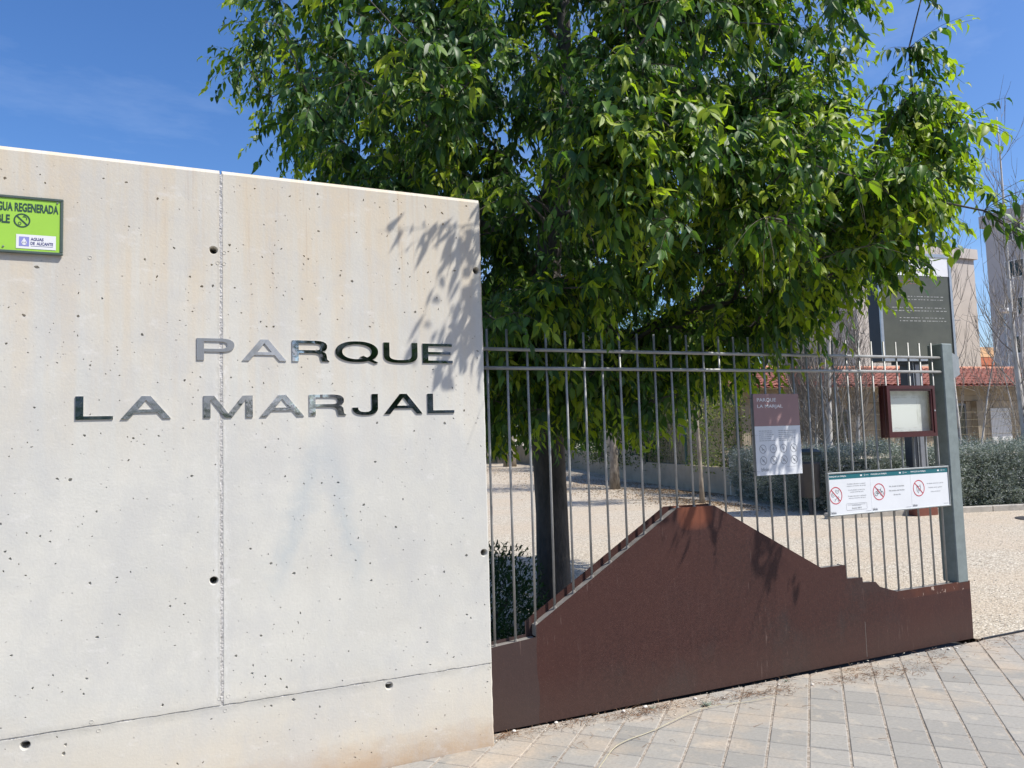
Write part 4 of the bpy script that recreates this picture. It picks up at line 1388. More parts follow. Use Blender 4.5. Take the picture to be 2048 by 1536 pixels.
# grow a node graph from the trunk
nodes = [np.array(p_) for p_ in tp[4:]]
par = [-1] + list(range(len(nodes) - 1))
NT = len(nodes)
nodes_arr = np.array(nodes)
attr.sort(key=lambda a: np.linalg.norm(a - np.array([3.0, 2.2, 3.6])))
ends = []
cnt_n = [0] * len(nodes)
for a in attr:
    arr = np.array(nodes)
    dd = np.linalg.norm(arr - a, axis=1)
    up = (arr[:, 2] - a[2])
    cost = dd + 0.35 * np.maximum(0, up) + 0.15 * np.linalg.norm(arr[:, :2] - np.array([3.0, 2.2]), axis=1)
    k = int(np.argmin(cost))
    L = dd[k]
    st = nodes[k]
    nseg = max(1, int(L / 0.3))
    prev = k
    bow = rng.normal(size=3) * 0.05 * L + np.array([0, 0, 0.10 * L])
    for s in range(1, nseg + 1):
        t = s / nseg
        q = st + (a - st) * t + bow * math.sin(PI * t)
        nodes.append(q); par.append(prev); prev = len(nodes) - 1
    ends.append(prev)
cnt_n = [0] * len(nodes)
for e in ends:
    k = e
    while k >= 0:
        cnt_n[k] += 1; k = par[k]
children = {}
for i, p_ in enumerate(par):
    if p_ >= 0: children.setdefault(p_, []).append(i)


def rad_of(i): return 0.0042 * max(1, cnt_n[i]) ** 0.46


limbs, fine_b = [], MB()
# walk chains
stack = [(i, p_) for i in range(NT, len(nodes)) for p_ in [par[i]] if par[i] < NT]
done = set()
while stack:
    i, p_ = stack.pop()
    chain = [p_, i]
    r0 = min(rad_of(i) * 1.1, 0.07)
    while True:
        ch = children.get(chain[-1], [])
        if not ch: break
        ch = sorted(ch, key=lambda c: -cnt_n[c])
        for c in ch[1:]: stack.append((c, chain[-1]))
        chain.append(ch[0])
    pts = [nodes[c] for c in chain]
    rads = [r0] + [min(rad_of(c), r0) for c in chain[1:]]
    if rads[1] > 0.016:
        limbs.append((rads[1], pts, rads))
    else:
        fine_b.tube(pts, rads, 5 if rads[1] > 0.008 else 4, False)
for r_, pts, rads in limbs:
    m_ = MB(); m_.tube(pts, rads, 10, False)
    m_.build('branch', M['bark'], tree, smooth=True)

LP, LX, LN, LS, LA = [], [], [], [], []
twigs = MB()


def add_twig(P0, d, length, young, vigor=1.0, fresh=False):
    n = 7
    pts = [P0]
    dcur = unit(d)
    for s in range(n):
        dcur = unit(dcur + np.array([0, 0, -0.11]) + rng.normal(size=3) * 0.06)
        pts.append(pts[-1] + dcur * length / n)
    twigs.tube([tuple(p_) for p_ in pts], [0.0022 - 0.0014 * k / n for k in range(n + 1)], 3, False)
    side = unit(np.cross(dcur, [0, 0, 1]) + rng.normal(size=3) * 0.25)
    nl = max(5, int(length / 0.030))
    for k in range(nl):
        t = (k + 0.8) / nl
        f = t * n
        i0 = min(int(f), n - 1)
        p_ = pts[i0] + (pts[i0 + 1] - pts[i0]) * (f - i0)
        td = unit(pts[i0 + 1] - pts[i0])
        sgn = 1 if k % 2 else -1
        tip = t > 0.62
        yv = (young and tip) or fresh
        drp = rng.uniform(0.45, 1.25) if not yv else rng.uniform(0.1, 0.7)
        x = unit(side * sgn * rng.uniform(0.45, 0.9) + td * rng.uniform(0.3, 0.9) + np.array([0, 0, -drp]) + rng.normal(size=3) * 0.16)
        nrm = unit(np.array([0, 0, 1.0]) + td * 0.5 + rng.normal(size=3) * 0.45)
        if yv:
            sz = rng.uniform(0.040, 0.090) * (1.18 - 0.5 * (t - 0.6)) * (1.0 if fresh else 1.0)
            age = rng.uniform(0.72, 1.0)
        else:
            sz = rng.uniform(0.050, 0.108)
            age = rng.uniform(0.0, 0.55) if not young else rng.uniform(0.15, 0.7)
        p0 = p_ + x * 0.008
        LP.append(p0); LX.append(x); LN.append(nrm); LS.append(sz * vigor); LA.append(age)


for e in ends:
    a = nodes[e]
    out = unit((a - CEN) * np.array([1, 1, 0.35]))
    shell = np.linalg.norm(a - CEN) / crown_r(unit(a - CEN))
    prevs = []
    k = e
    for _ in range(3):
        prevs.append(nodes[k]); k = par[k]
        if k < 0: break
    nt_ = 17 if a[2] < 6.2 else 8
    for q in range(nt_):
        src = prevs[rng.integers(0, len(prevs))]
        d = out * rng.uniform(0.2, 1.1) + unit(rng.normal(size=3)) * 0.9 + np.array([0, 0, rng.uniform(-0.5, 0.35)])
        add_twig(src, d, rng.uniform(0.22, 0.44), rng.random() < ((0.26 + 0.62 * max(0.0, float(out @ np.array([0.66, -0.64, 0.4])))) if shell > 0.70 else 0.10))  # more pale young leaves towards the sun: its brightness put into leaf colour
# fresh bright shoots arching out of the crown's surface
nfresh = 0
for e in ends:
    a = nodes[e]
    o3 = unit(a - CEN)
    sh_ = np.linalg.norm(a - CEN) / crown_r(o3)
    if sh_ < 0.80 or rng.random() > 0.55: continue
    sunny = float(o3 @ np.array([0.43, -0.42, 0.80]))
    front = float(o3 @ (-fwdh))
    if sunny < -0.15 and front < 0.1: continue  # bright leaf colour kept to the sunny and front sides, for a sunlit look
    for q in range(2):
        dd = unit(o3 * np.array([1, 1, 0.5]) + rng.normal(size=3) * 0.45)
        add_twig(a + o3 * 0.08, dd, rng.uniform(0.2, 0.36), True, 1.0, True)
    nfresh += 1
# single shoots that stick out of the crown or hang low
feature = [((0.90, 3.05, 4.42), (-1.0, 0.35, 0.02), 0.55),
           ((5.45, 1.1, 4.0), (1.0, -0.45, 0.35), 0.55), ((5.5, 1.05, 3.3), (1.0, -0.4, -0.25), 0.5),
           ((1.9, 0.5, 3.05), (-0.9, -0.75, -0.02), 0.75), ((1.75, 0.35, 3.0), (-0.9, -0.35, 0.08), 0.5), ((1.95, 0.4, 3.1), (-0.75, -0.95, 0.0), 0.7), ((1.8, 0.55, 3.1), (-1, -0.3, 0.15), 0.55),
           ((2.1, 0.35, 3.2), (-0.5, -0.9, -0.05), 0.7), ((1.85, 0.3, 2.98), (-0.8, -0.6, -0.15), 0.55),
           ((2.35, 0.3, 2.6), (-0.1, -0.5, -0.8), 0.5), ((3.5, 0.25, 2.4), (0.1, -0.4, -0.9), 0.55), ((3.9, 0.15, 2.35), (0.1, -0.3, -0.9), 0.5), ((3.75, 0.35, 2.3), (0.1, 0.1, -1), 0.55)]
for p_, d, L in feature:
    p_, d = np.array(p_), unit(np.array(d))
    # thin branchlet from the crown, then leaves all along
    fine_b.tube([tuple(p_ - d * 0.42 + np.array([0, 0, -0.10])), tuple(p_ - d * 0.26 + np.array([0.01, 0, -0.03])), tuple(p_ - d * 0.12), tuple(p_)], [0.006, 0.005, 0.004, 0.003], 4, False)
    add_twig(p_, d, L, True)
    for q in range(3):
        add_twig(p_ + d * rng.uniform(0, L * 0.5), d + rng.normal(size=3) * 0.5, L * 0.5, True)

LP, LX, LN = np.array(LP), np.array(LX), np.array(LN)
LS, LA = np.array(LS), np.array(LA)
tipz = LP + LX * LS[:, None]
bad = (tipz[:, 0] < 1.50) & (tipz[:, 1] > -0.05) & (tipz[:, 1] < 0.16) & (tipz[:, 2] < 2.85)
bad |= (tipz[:, 0] < 1.5) & (tipz[:, 1] < 0.16) & (tipz[:, 2] < 2.72)
bad |= (tipz[:, 1] < 0.14) & (tipz[:, 2] < 1.95)
bad |= (tipz[:, 2] < 1.35)
# shadow foot of each leaf on the wall face: the crown is cut back so that only the upper corner is shaded
shx = tipz[:, 0] + 1.024 * tipz[:, 1]; shz = tipz[:, 2] + 1.905 * tipz[:, 1]
bad |= (tipz[:, 1] < 0.0) & (shx < 1.47) & ((shz < 1.72) | (shx < 1.02 + 0.10 * np.sin(shz * 9)) & (shz < 2.62))
pnx = tipz[:, 0] + 1.024 * (tipz[:, 1] - 0.14); pnz = tipz[:, 2] + 1.905 * (tipz[:, 1] - 0.14)
inp = np.zeros(len(tipz), bool)
for ex, ez, ax_, az_ in ((2.70, 0.90, 0.085, 0.24), (3.00, 0.94, 0.065, 0.24), (3.40, 0.72, 0.10, 0.22), (3.62, 0.40, 0.075, 0.24)):
    inp |= ((pnx - ex) / ax_) ** 2 + ((pnz - ez) / az_) ** 2 < 1
bad |= (tipz[:, 1] < 0.14) & (pnx > 1.5) & (pnx < 5.2) & (pnz < 1.12) & ~inp
keep = ~bad
LP, LX, LN, LS, LA = LP[keep], LX[keep], LN[keep], LS[keep], LA[keep]
dv = LP - CAM_POS
zc = dv @ CZ
px = 1024 + CAM_F * (dv @ CX) / zc
py = 768 - CAM_F * (dv @ CY) / zc
infr = (px > -20) & (px < 2070) & (py > -20) & (py < 1500) & (zc > 1)
LN = LN + rng.normal(size=LN.shape) * 0.12
hidden = (px < 955) & (py > 395) & (LP[:, 1] > 0.1)
size_px = np.where(infr & ~hidden, LS / zc, 0)
order = np.argsort(-size_px)
top300 = order[:300]
near = order[300:9000]
far = order[9000:]
print('leaves', len(LP))
lm = []
T, TF = leaf_template('near')
for k in range(10):
    me = bpy.data.meshes.new('leaf')
    me.from_pydata([tuple(v * np.array([1, 0.82 + 0.032 * ((k * 7) % 10), 1 + 0.8 * math.sin(k * 2.1)])) for v in T], [], TF)
    at = me.attributes.new('age', 'FLOAT', 'POINT')
    at.data.foreach_set('value', np.full(len(T), (k + 0.5) / 10, np.float32))
    me.polygons.foreach_set('use_smooth', [True] * len(me.polygons))
    me.materials.append(M['leaf'])
    lm.append(me)
for i in top300:
    x = unit(LX[i]); n_ = LN[i] - (LN[i] @ x) * x; n_ = unit(n_); y_ = np.cross(n_, x)
    o = bpy.data.objects.new('leaf', lm[min(9, int(LA[i] * 10))])
    COL.objects.link(o)
    o.parent = tree
    s = float(LS[i])
    p_ = LP[i] - TB
    o.matrix_basis = Matrix(((x[0] * s, y_[0] * s, n_[0] * s, p_[0]), (x[1] * s, y_[1] * s, n_[1] * s, p_[1]), (x[2] * s, y_[2] * s, n_[2] * s, p_[2]), (0, 0, 0, 1)))
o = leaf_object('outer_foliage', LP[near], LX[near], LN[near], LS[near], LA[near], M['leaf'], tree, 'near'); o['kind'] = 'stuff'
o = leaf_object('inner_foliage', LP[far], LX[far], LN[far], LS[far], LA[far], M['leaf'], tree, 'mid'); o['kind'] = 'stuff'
o = fine_b.build('branchlets', M['bark'], tree); o['kind'] = 'stuff'
o = twigs.build('twigs', M['twig_dark'], tree); o['kind'] = 'stuff'


# ------------------------------------------------------------------ shrubs, hedges and background trees
def scatter_leaves(n, sampler, size, age=(0, 1), droop=0.0, updir=0.3):
    P, X, Nn, S, A = [], [], [], [], []
    for _ in range(n):
        p_, outd = sampler()
        x = unit(outd * 0.7 + rng.normal(size=3) * 0.7 + np.array([0, 0, updir - droop]))
        P.append(p_); X.append(x); Nn.append(unit(rng.normal(size=3) * 0.6 + outd * 0.6 + np.array([0, 0, 0.4])))
        S.append(rng.uniform(*size)); A.append(rng.uniform(*age))
    return P, X, Nn, S, A


def ellip(c, r, inner=0.6, noise=0.2, zmin=None):
    c, r = np.array(c, float), np.array(r, float)
    sd = Vector((float(rng.uniform(0, 50)), 0, 0))

    def f():
        while True:
            d = unit(rng.normal(size=3))
            k = (inner + (1 - inner) * rng.random()) * (1 + noise * mnoise.noise(Vector(d) * 2.2 + sd))
            p_ = c + d * r * k
            if zmin is not None and p_[2] < zmin: continue
            return p_, d
    return f


# dark bush behind the left end of the gate
bush = empty('round_bush', (2.14, 1.95, 0), 'low dark green bush behind the gate next to the concrete wall', 'bush')
P, X, Nn, S, A = scatter_leaves(5200, ellip((2.14, 1.95, 0.28), (0.50, 0.50, 0.46), 0.55, 0.45, 0.0), (0.028, 0.060), (0.0, 0.8), 0, 0.7)
o = leaf_object('foliage', P, X, Nn, S, A, M['leaf_dark'], bush, 'mid', 0.8); o['kind'] = 'stuff'
mb = MB()
for k in range(12):
    a = k * 0.53
    mb.tube([(2.14, 1.95, 0), (2.14 + 0.15 * math.cos(a), 1.95 + 0.15 * math.sin(a), 0.2), (2.14 + 0.34 * math.cos(a), 1.95 + 0.34 * math.sin(a), 0.42)], [0.012, 0.008, 0.003], 5)
mb.build('stems', M['bark'], bush)


def bg_tree(name, base, label, trunk_r, trunk_h, crown_c, crown_rad, n, size, lmat, bmat, group=None, lean=(0, 0), nl=7, inner=0.45):
    t = empty(name, base, label, 'tree', group)
    bx, by, _ = base
    top = Vector((crown_c[0], crown_c[1], crown_c[2] + crown_rad[2] * 0.3))
    pts = []
    for k in range(7):
        q = k / 6
        pts.append((bx + lean[0] * q + (top.x - bx) * q ** 2, by + lean[1] * q + (top.y - by) * q ** 2, -0.1 + (top.z + 0.1) * q))
    mb = MB(); mb.tube(pts, [trunk_r * 1.5, trunk_r * 1.05] + [trunk_r * (1 - 0.12 * k) for k in range(5)], 12)
    mb.build('trunk', bmat, t, smooth=True)
    for k in range(nl):
        a = rng.uniform(0, 2 * PI)
        s0 = Vector(pts[3]).lerp(Vector(pts[5]), rng.random())
        e = Vector(crown_c) + Vector((math.cos(a) * crown_rad[0], math.sin(a) * crown_rad[1], rng.uniform(-0.3, 0.6) * crown_rad[2])) * 0.75
        mid = s0.lerp(e, 0.5) + Vector((0, 0, 0.1 * crown_rad[2]))
        mb = MB(); mb.tube([s0, mid, e], [trunk_r * 0.4, trunk_r * 0.25, trunk_r * 0.08], 6)
        mb.build('branch', bmat, t, smooth=True)
    # clumps
    nc = 26
    P, X, Nn, S, A = [], [], [], [], []
    for c in range(nc):
        d = unit(rng.normal(size=3))
        cc = np.array(crown_c) + d * np.array(crown_rad) * rng.uniform(inner, 0.85)
        r_ = min(crown_rad) * rng.uniform(0.28, 0.45)
        q = scatter_leaves(n // nc, ellip(cc, (r_, r_, r_ * 0.8), 0.4, 0.25, 0.4), size, (0, 1), 0.35)
        P += q[0]; X += q[1]; Nn += q[2]; S += q[3]; A += q[4]
    o = leaf_object('crown', P, X, Nn, S, A, lmat, t, 'far'); o['kind'] = 'stuff'
    return t


bg_tree('park_tree', (16.4, 34.5, 0), 'far tree with mottled trunk at the left end of the park wall', 0.26, 2.5, (16.0, 34.5, 6.0), (3.8, 3.6, 3.9), 9000, (0.12, 0.24), M['leaf_dark'], M['bark_mottled'], lean=(0.2, 0))
bg_tree('park_tree', (11.41, 15.28, 0), 'middle tree with pale flaking trunk in front of the low park wall', 0.115, 2.2, (11.6, 15.4, 4.9), (2.6, 2.6, 2.8), 9000, (0.07, 0.13), M['leaf_dark'], M['bark_mottled'])
bg_tree('young_tree', (10.49, 10.08, 0), 'thin young tree with a slim straight stem near the low wall', 0.045, 2.0, (10.35, 10.1, 3.2), (0.9, 0.9, 1.1), 2600, (0.06, 0.11), M['leaf'], M['bark_mottled'])
bg_tree('park_tree', (21.5, 40.0, 0), 'dark evergreen tree far behind the low park wall', 0.3, 2.5, (21.5, 40, 5.2), (4.6, 4.6, 4.8), 9000, (0.15, 0.3), M['leaf_dark'], M['bark_mottled'], nl=5)
bg_tree('park_tree', (19.0, 27.0, 0), 'dark evergreen tree behind the mesh fence left of the tiled house', 0.25, 2.5, (19.0, 27.0, 4.6), (3.6, 3.6, 4.2), 9000, (0.12, 0.22), M['leaf_dark'], M['bark_mottled'], nl=5)
bg_tree('park_tree', (13.0, 45.0, 0), 'dark evergreen tree in the farthest left corner of the park', 0.3, 2.5, (13.0, 45, 5.0), (4.8, 4.8, 5.0), 9000, (0.16, 0.3), M['leaf_dark'], M['bark_mottled'], nl=5)
bg_tree('park_tree', (8.5, 40.0, 0), 'dark evergreen tree hidden mostly behind the big trunk', 0.3, 2.5, (8.5, 40, 5.0), (4.2, 4.2, 4.8), 7000, (0.16, 0.3), M['leaf_dark'], M['bark_mottled'], nl=5)
# dense dark shrubbery along the far low wall
shr = empty('wall_shrubbery', (16.0, 22.5, 0), 'dark shrubs massed behind the far low wall', 'shrubs')
P, X, Nn, S, A = [], [], [], [], []
for k in range(26):
    t_ = k / 25
    c = (14.2 + 7.5 * t_, 16.5 + 25 * t_, rng.uniform(1.2, 2.0))
    q = scatter_leaves(900, ellip(c, (1.3, 1.5, rng.uniform(1.2, 2.0)), 0.5, 0.3, 0.1), (0.08, 0.16), (0, 1))
    P += q[0]; X += q[1]; Nn += q[2]; S += q[3]; A += q[4]
for k in range(16):
    q = scatter_leaves(800, ellip((3.5 + 0.95 * k, 42.5 + rng.normal() * 0.8, rng.uniform(1.6, 3.2)), (1.8, 1.4, rng.uniform(1.8, 3.0)), 0.4, 0.3, 0.1), (0.12, 0.26), (0, 1))
    P += q[0]; X += q[1]; Nn += q[2]; S += q[3]; A += q[4]
o = leaf_object('foliage', P, X, Nn, S, A, M['leaf_dark'], shr, 'far'); o['kind'] = 'stuff'

# hedge along the gravel
def hedge(name, a, b, depth, h, n, label, flip=False):
    a, b = np.array([*a, 0.0]), np.array([*b, 0.0])
    t = empty(name, (float((a[0] + b[0]) / 2), float((a[1] + b[1]) / 2), 0), label, 'hedge', None)
    u = b - a; L = np.linalg.norm(u); u = u / L
    w = np.array([-u[1], u[0], 0])
    if w[1] < 0: w = -w
    if flip: w = -w
    mb = MB()
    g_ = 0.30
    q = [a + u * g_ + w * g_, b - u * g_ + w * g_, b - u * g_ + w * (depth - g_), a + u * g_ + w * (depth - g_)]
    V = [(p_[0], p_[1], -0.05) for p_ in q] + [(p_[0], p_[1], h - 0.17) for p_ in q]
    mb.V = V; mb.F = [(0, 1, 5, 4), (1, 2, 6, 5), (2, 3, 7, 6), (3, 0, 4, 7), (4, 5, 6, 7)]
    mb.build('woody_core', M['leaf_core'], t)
    P, X, Nn, S, A = [], [], [], [], []
    sh = n // 9
    for _ in range(sh):
        # a point on the hedge's skin
        r_ = rng.random()
        s = rng.random() * L
        if r_ < 0.48: p_ = a + u * s + w * 0.0; od = -w; p_[2] = rng.uniform(0.05, h)
        elif r_ < 0.54: p_ = a + u * s + w * depth; od = w; p_[2] = rng.uniform(0.05, h)
        elif r_ < 0.86: p_ = a + u * s + w * rng.random() * depth; od = np.array([0, 0, 1.0]); p_[2] = h
        elif r_ < 0.93: p_ = a + w * rng.random() * depth; od = -u; p_[2] = rng.uniform(0.05, h)
        else: p_ = b + w * rng.random() * depth; od = u; p_[2] = rng.uniform(0.05, h)
        nn = mnoise.noise(Vector(p_) * 1.3) * 0.20 + mnoise.noise(Vector(p_) * 3.5) * 0.12
        dirv = unit(od + rng.normal(size=3) * 0.55 + np.array([0, 0, 0.5]))
        ln = rng.uniform(0.07, 0.20) * (1.7 if rng.random() < 0.12 else 1.0)
        p_ = p_ + od * (nn - 0.02 - 0.16 * rng.random())
        ag = rng.uniform(0, 1)
        for k in range(9):
            q_ = p_ + dirv * ln * (k / 8)
            x = unit(dirv * 0.5 + rng.normal(size=3) * 0.8)
            P.append(q_); X.append(x); Nn.append(rng.normal(size=3)); S.append(rng.uniform(0.022, 0.042)); A.append(np.clip(ag * 0.6 + 0.4 * k / 8 + rng.normal() * 0.1, 0, 1))
    o = leaf_object('foliage', P, X, Nn, S, A, M['leaf_grey'], t, 'far', 0.9); o['kind'] = 'stuff'
    return t


hedge('grey_hedge', (10.72, 6.64), (17.5, 4.75), 1.5, 1.10, 150000, 'clipped grey green hedge behind the right part of the gate and its post')
hedge('grey_hedge', (12.05, 11.0), (10.72, 7.5), 0.9, 1.06, 60000, 'shorter grey green hedge running back from the litter bin to the park wall', True)

# kerb of the planting bed
def kerb(name, pts, w=0.12, h=0.10):
    root = empty(name, (pts[0][0], pts[0][1], 0), None, None); tag(root, kind='structure')
    for (xa, ya), (xb, yb) in zip(pts[:-1], pts[1:]):
        L = math.hypot(xb - xa, yb - ya); n = max(1, int(L / 0.6))
        ang = math.atan2(yb - ya, xb - xa)
        for k in range(n):
            t0, t1 = k / n, (k + 1) / n
            cx, cy = xa + (xb - xa) * (t0 + t1) / 2, ya + (yb - ya) * (t0 + t1) / 2
            mb = MB(); mb.bbox(-L / n / 2 + 0.003, L / n / 2 - 0.003, -w / 2, w / 2, -0.1, h, 0.008)
            o = mb.build('kerb_stone', M['kerb'], root, local=True)
            o.location = (cx - pts[0][0], cy - pts[0][1], 0)
            o.rotation_euler = (0, 0, ang)
    return root


kerb('bed_kerb', [(10.15, 6.25), (18.0, 4.05)])

# ------------------------------------------------------------------ low park wall with mesh fence and creeper
W1 = [(12.14, 10.88), (13.48, 16.87)]
W2 = [(13.48, 16.87), (17.67, 30.06)]
lw = empty('low_park_wall', (13.5, 16.9, 0), 'low rendered wall stepping down along the gravel area behind the trees', 'wall')


def wall_seg(a, b, h, th, name, mat, parent):
    ax, ay = a; bx, by = b
    L = math.hypot(bx - ax, by - ay); ux, uy = (bx - ax) / L, (by - ay) / L
    nx, ny = uy * th, -ux * th
    V = [(ax, ay, -0.1), (bx, by, -0.1), (bx + nx, by + ny, -0.1), (ax + nx, ay + ny, -0.1)]
    V += [(v[0], v[1], h) for v in V]
    return mk(name, V, [(0, 3, 2, 1), (4, 5, 6, 7), (0, 1, 5, 4), (1, 2, 6, 5), (2, 3, 7, 6), (3, 0, 4, 7)], mat, parent)


wall_seg(W1[0], W1[1], 0.66, 0.25, 'near_section', M['render_wall'], lw)
wall_seg(W2[0], W2[1], 0.86, 0.25, 'far_section', M['render_wall'], lw)
wall_seg((17.67, 30.06), (19.0, 40), 1.05, 0.25, 'end_section', M['render_wall'], lw)
wall_seg((4, 41.0), (19.0, 41.0), 1.15, 0.25, 'end_section', M['render_wall'], lw)

fence = empty('mesh_fence', (13.0, 14.0, 0.66), 'sand coloured wire mesh fence with green posts on the low wall', 'fence')


def mesh_panels(a, b, z0, z1, parent, off=0.12, step=2.5, vs=0.055, hs=0.2, post=True):
    ax, ay = a; bx, by = b
    L = math.hypot(bx - ax, by - ay); ux, uy = (bx - ax) / L, (by - ay) / L
    nx, ny = uy * off, -ux * off
    n = max(1, round(L / step))
    for k in range(n):
        s0, s1 = L * k / n, L * (k + 1) / n
        mb = MB()
        m_ = int((s1 - s0) / vs)
        for q in range(m_):
            s = s0 + (q + 0.5) * vs
            x, y = ax + ux * s + nx, ay + uy * s + ny
            mb.tube([(x, y, z0), (x, y, z1)], 0.0038, 3, False)
        z = z0 + 0.05
        while z < z1:
            mb.tube([(ax + ux * s0 + nx, ay + uy * s0 + ny, z), (ax + ux * s1 + nx, ay + uy * s1 + ny, z)], 0.0042, 3, False)
            z += hs
        mb.build('mesh_panel', M['mesh_wire'], parent)
    if post:
        for k in range(n + 1):
            s = L * k / n
            x, y = ax + ux * s + nx * 0.7, ay + uy * s + ny * 0.7
            mb = MB(); mb.bbox(x - 0.03, x + 0.03, y - 0.03, y + 0.03, z0 - 0.02, z1 + 0.05, 0.005)
            mb.build('fence_post', M['mesh_green'], parent)


mesh_panels(W1[0], W1[1], 0.665, 2.45, fence)
mesh_panels(W2[0], (15.2, 22.3), 0.865, 2.6, fence)

ivy = empty('fence_creeper', (13.1, 14.2, 0.66), 'yellow green creeper growing through the wire mesh fence', 'climbing plant')
P, X, Nn, S, A = [], [], [], [], []
ax, ay = W1[0]
ux, uy = 0.2183, 0.9759
tr2 = 0
while len(P) < 11500 and tr2 < 90000:
    tr2 += 1
    s = rng.uniform(-0.2, 12.5); z = rng.uniform(0.5, 3.0)
    nn = mnoise.noise(Vector((s * 0.9, z * 1.0, 3.3))) + 0.5 * mnoise.noise(Vector((s * 3, z * 3, 8)))
    thr = 0.02 - 0.25 * (s < 2.2) * (z > 1.5) + (0.30 if z > 2.5 else 0)
    if nn < thr - 0.10: continue
    bulge = rng.normal() * 0.16
    p_ = np.array([ax + ux * s + uy * (0.15 + bulge), ay + uy * s - ux * (0.15 + bulge), z])
    P.append(p_); X.append(unit(rng.normal(size=3) + np.array([0.2, -0.3, -0.4]))); Nn.append(unit(rng.normal(size=3) + np.array([-0.3, -0.6, 0.5])))
    S.append(rng.uniform(0.04, 0.085)); A.append(np.clip(rng.uniform(0, 0.8) + (0.3 if z > 1.9 and s < 4 else 0), 0, 1))
o = leaf_object('foliage', P, X, Nn, S, A, M['leaf_ivy'], ivy, 'far', 1.3); o['kind'] = 'stuff'
mb = MB()
for k in range(70):
    s = rng.uniform(0, 12); z = 0.6
    pts = []
    for q in range(9):
        pts.append((ax + ux * s + uy * 0.15, ay + uy * s - ux * 0.15, z)); s += rng.normal() * 0.16; z += 0.24
    mb.tube(pts, [0.012 - 0.001 * q for q in range(9)], 4, False)
o = mb.build('vines', M['twig_dark'], ivy); o['kind'] = 'stuff'

# ------------------------------------------------------------------ tiled house
house = empty('tiled_house', (14.0, 12.75, 0), 'low sandstone house with a red tiled roof behind the hedge and bare trees', 'house', rz=R(-4.3))
HL = 15.5


def hb(name, mat, *boxes, parent=house, bev=None):
    mb = MB()
    for b_ in boxes:
        if bev: mb.bbox(*b_, bev)
        else: mb.box(*b_)
    return mb.build(name, mat, parent, local=True)


WY = 0.85
hb('wall', M['sandstone'], (-0.2, HL, WY + 0.02, 8.0, -0.1, 2.62))
hb('cornice', M['render_wall'], (-0.35, HL + 0.1, WY - 0.20, WY + 0.019, 2.50, 2.72), (-0.30, HL + 0.05, WY - 0.10, WY + 0.019, 2.30, 2.499))
openings = [(3.2, 4.4, 0.9, 2.1), (7.85, 9.15, 0.75, 2.22), (11.6, 12.7, 0.9, 2.1)]
blocks = 0
bmesh_cache = {}
for row in range(8):
    z0 = 0.02 + row * 0.285
    x = -0.2 - (row % 2) * 0.3
    while x < HL:
        x0, x1 = max(x, -0.2), min(x + 0.6, HL)
        x += 0.6
        if x1 - x0 < 0.12: continue
        segs = [(x0, x1)]
        for a_, b_, za, zb in openings:
            if z0 + 0.285 > za and z0 < zb:
                ns = []
                for s0, s1 in segs:
                    if s1 <= a_ or s0 >= b_: ns.append((s0, s1))
                    else:
                        if s0 < a_ - 0.05: ns.append((s0, a_))
                        if s1 > b_ + 0.05: ns.append((b_, s1))
                segs = ns
        for s0, s1 in segs:
            key = round(s1 - s0, 2)
            if key not in bmesh_cache:
                mb = MB(); mb.bbox(-key / 2 + 0.005, key / 2 - 0.005, -0.035, 0.02, -0.1375, 0.1375, 0.008)
                me = bpy.data.meshes.new('stone_block'); me.from_pydata(mb.V, [], mb.F); me.materials.append(M['sandstone'])
                bmesh_cache[key] = me
            link('stone_block', bmesh_cache[key], house, ((s0 + s1) / 2, WY, z0 + 0.1425))
            blocks += 1
for a_, b_, za, zb in openings:
    w_ = hb('window', M['grey_metal'], (a_, a_ + 0.06, WY - 0.02, WY + 0.03, za, zb), (b_ - 0.06, b_, WY - 0.02, WY + 0.03, za, zb), (a_ + 0.06, b_ - 0.06, WY - 0.02, WY + 0.03, zb - 0.06, zb), (a_ + 0.06, b_ - 0.06, WY - 0.02, WY + 0.03, za, za + 0.06))
    mb = MB(); mb.box(a_ + 0.06, b_ - 0.06, WY - 0.005, WY + 0.005, za + 0.06, zb - 0.06)
    mb.build('pane', M['glass'], w_, local=True)
dr = hb('door', M['white_paint'], (10.15, 11.05, WY - 0.07, WY - 0.036, 0.0, 2.05))
for px0 in (9.35, 5.6, 0.4):
    hb('pier', M['render_wall'], (px0, px0 + 0.27, WY - 0.25, WY - 0.037, 0, 2.29))
# roof: front slope of curved tile courses
ZE, ZR, RUN = 2.74, 3.58, 3.6
roof = hb('roof', M['render_wall'], (-0.4, HL + 0.2, 0.05, 8.4, 2.722, 2.735))
th_ = math.atan2(ZR - ZE, RUN)
sl = math.hypot(RUN, ZR - ZE)
mb = MB()
b = len(mb.V)
mb.V += [(-0.45, 0.0, ZE - 0.004), (HL + 0.25, 0.0, ZE - 0.004), (HL + 0.25, RUN, ZR - 0.02), (-0.45, RUN, ZR - 0.02), (HL + 0.25, 2 * RUN, ZE), (-0.45, 2 * RUN, ZE)]
mb.F += [(0, 1, 2, 3), (3, 2, 4, 5)]
mb.build('roof_deck', M['roof_tile'], roof, local=True)
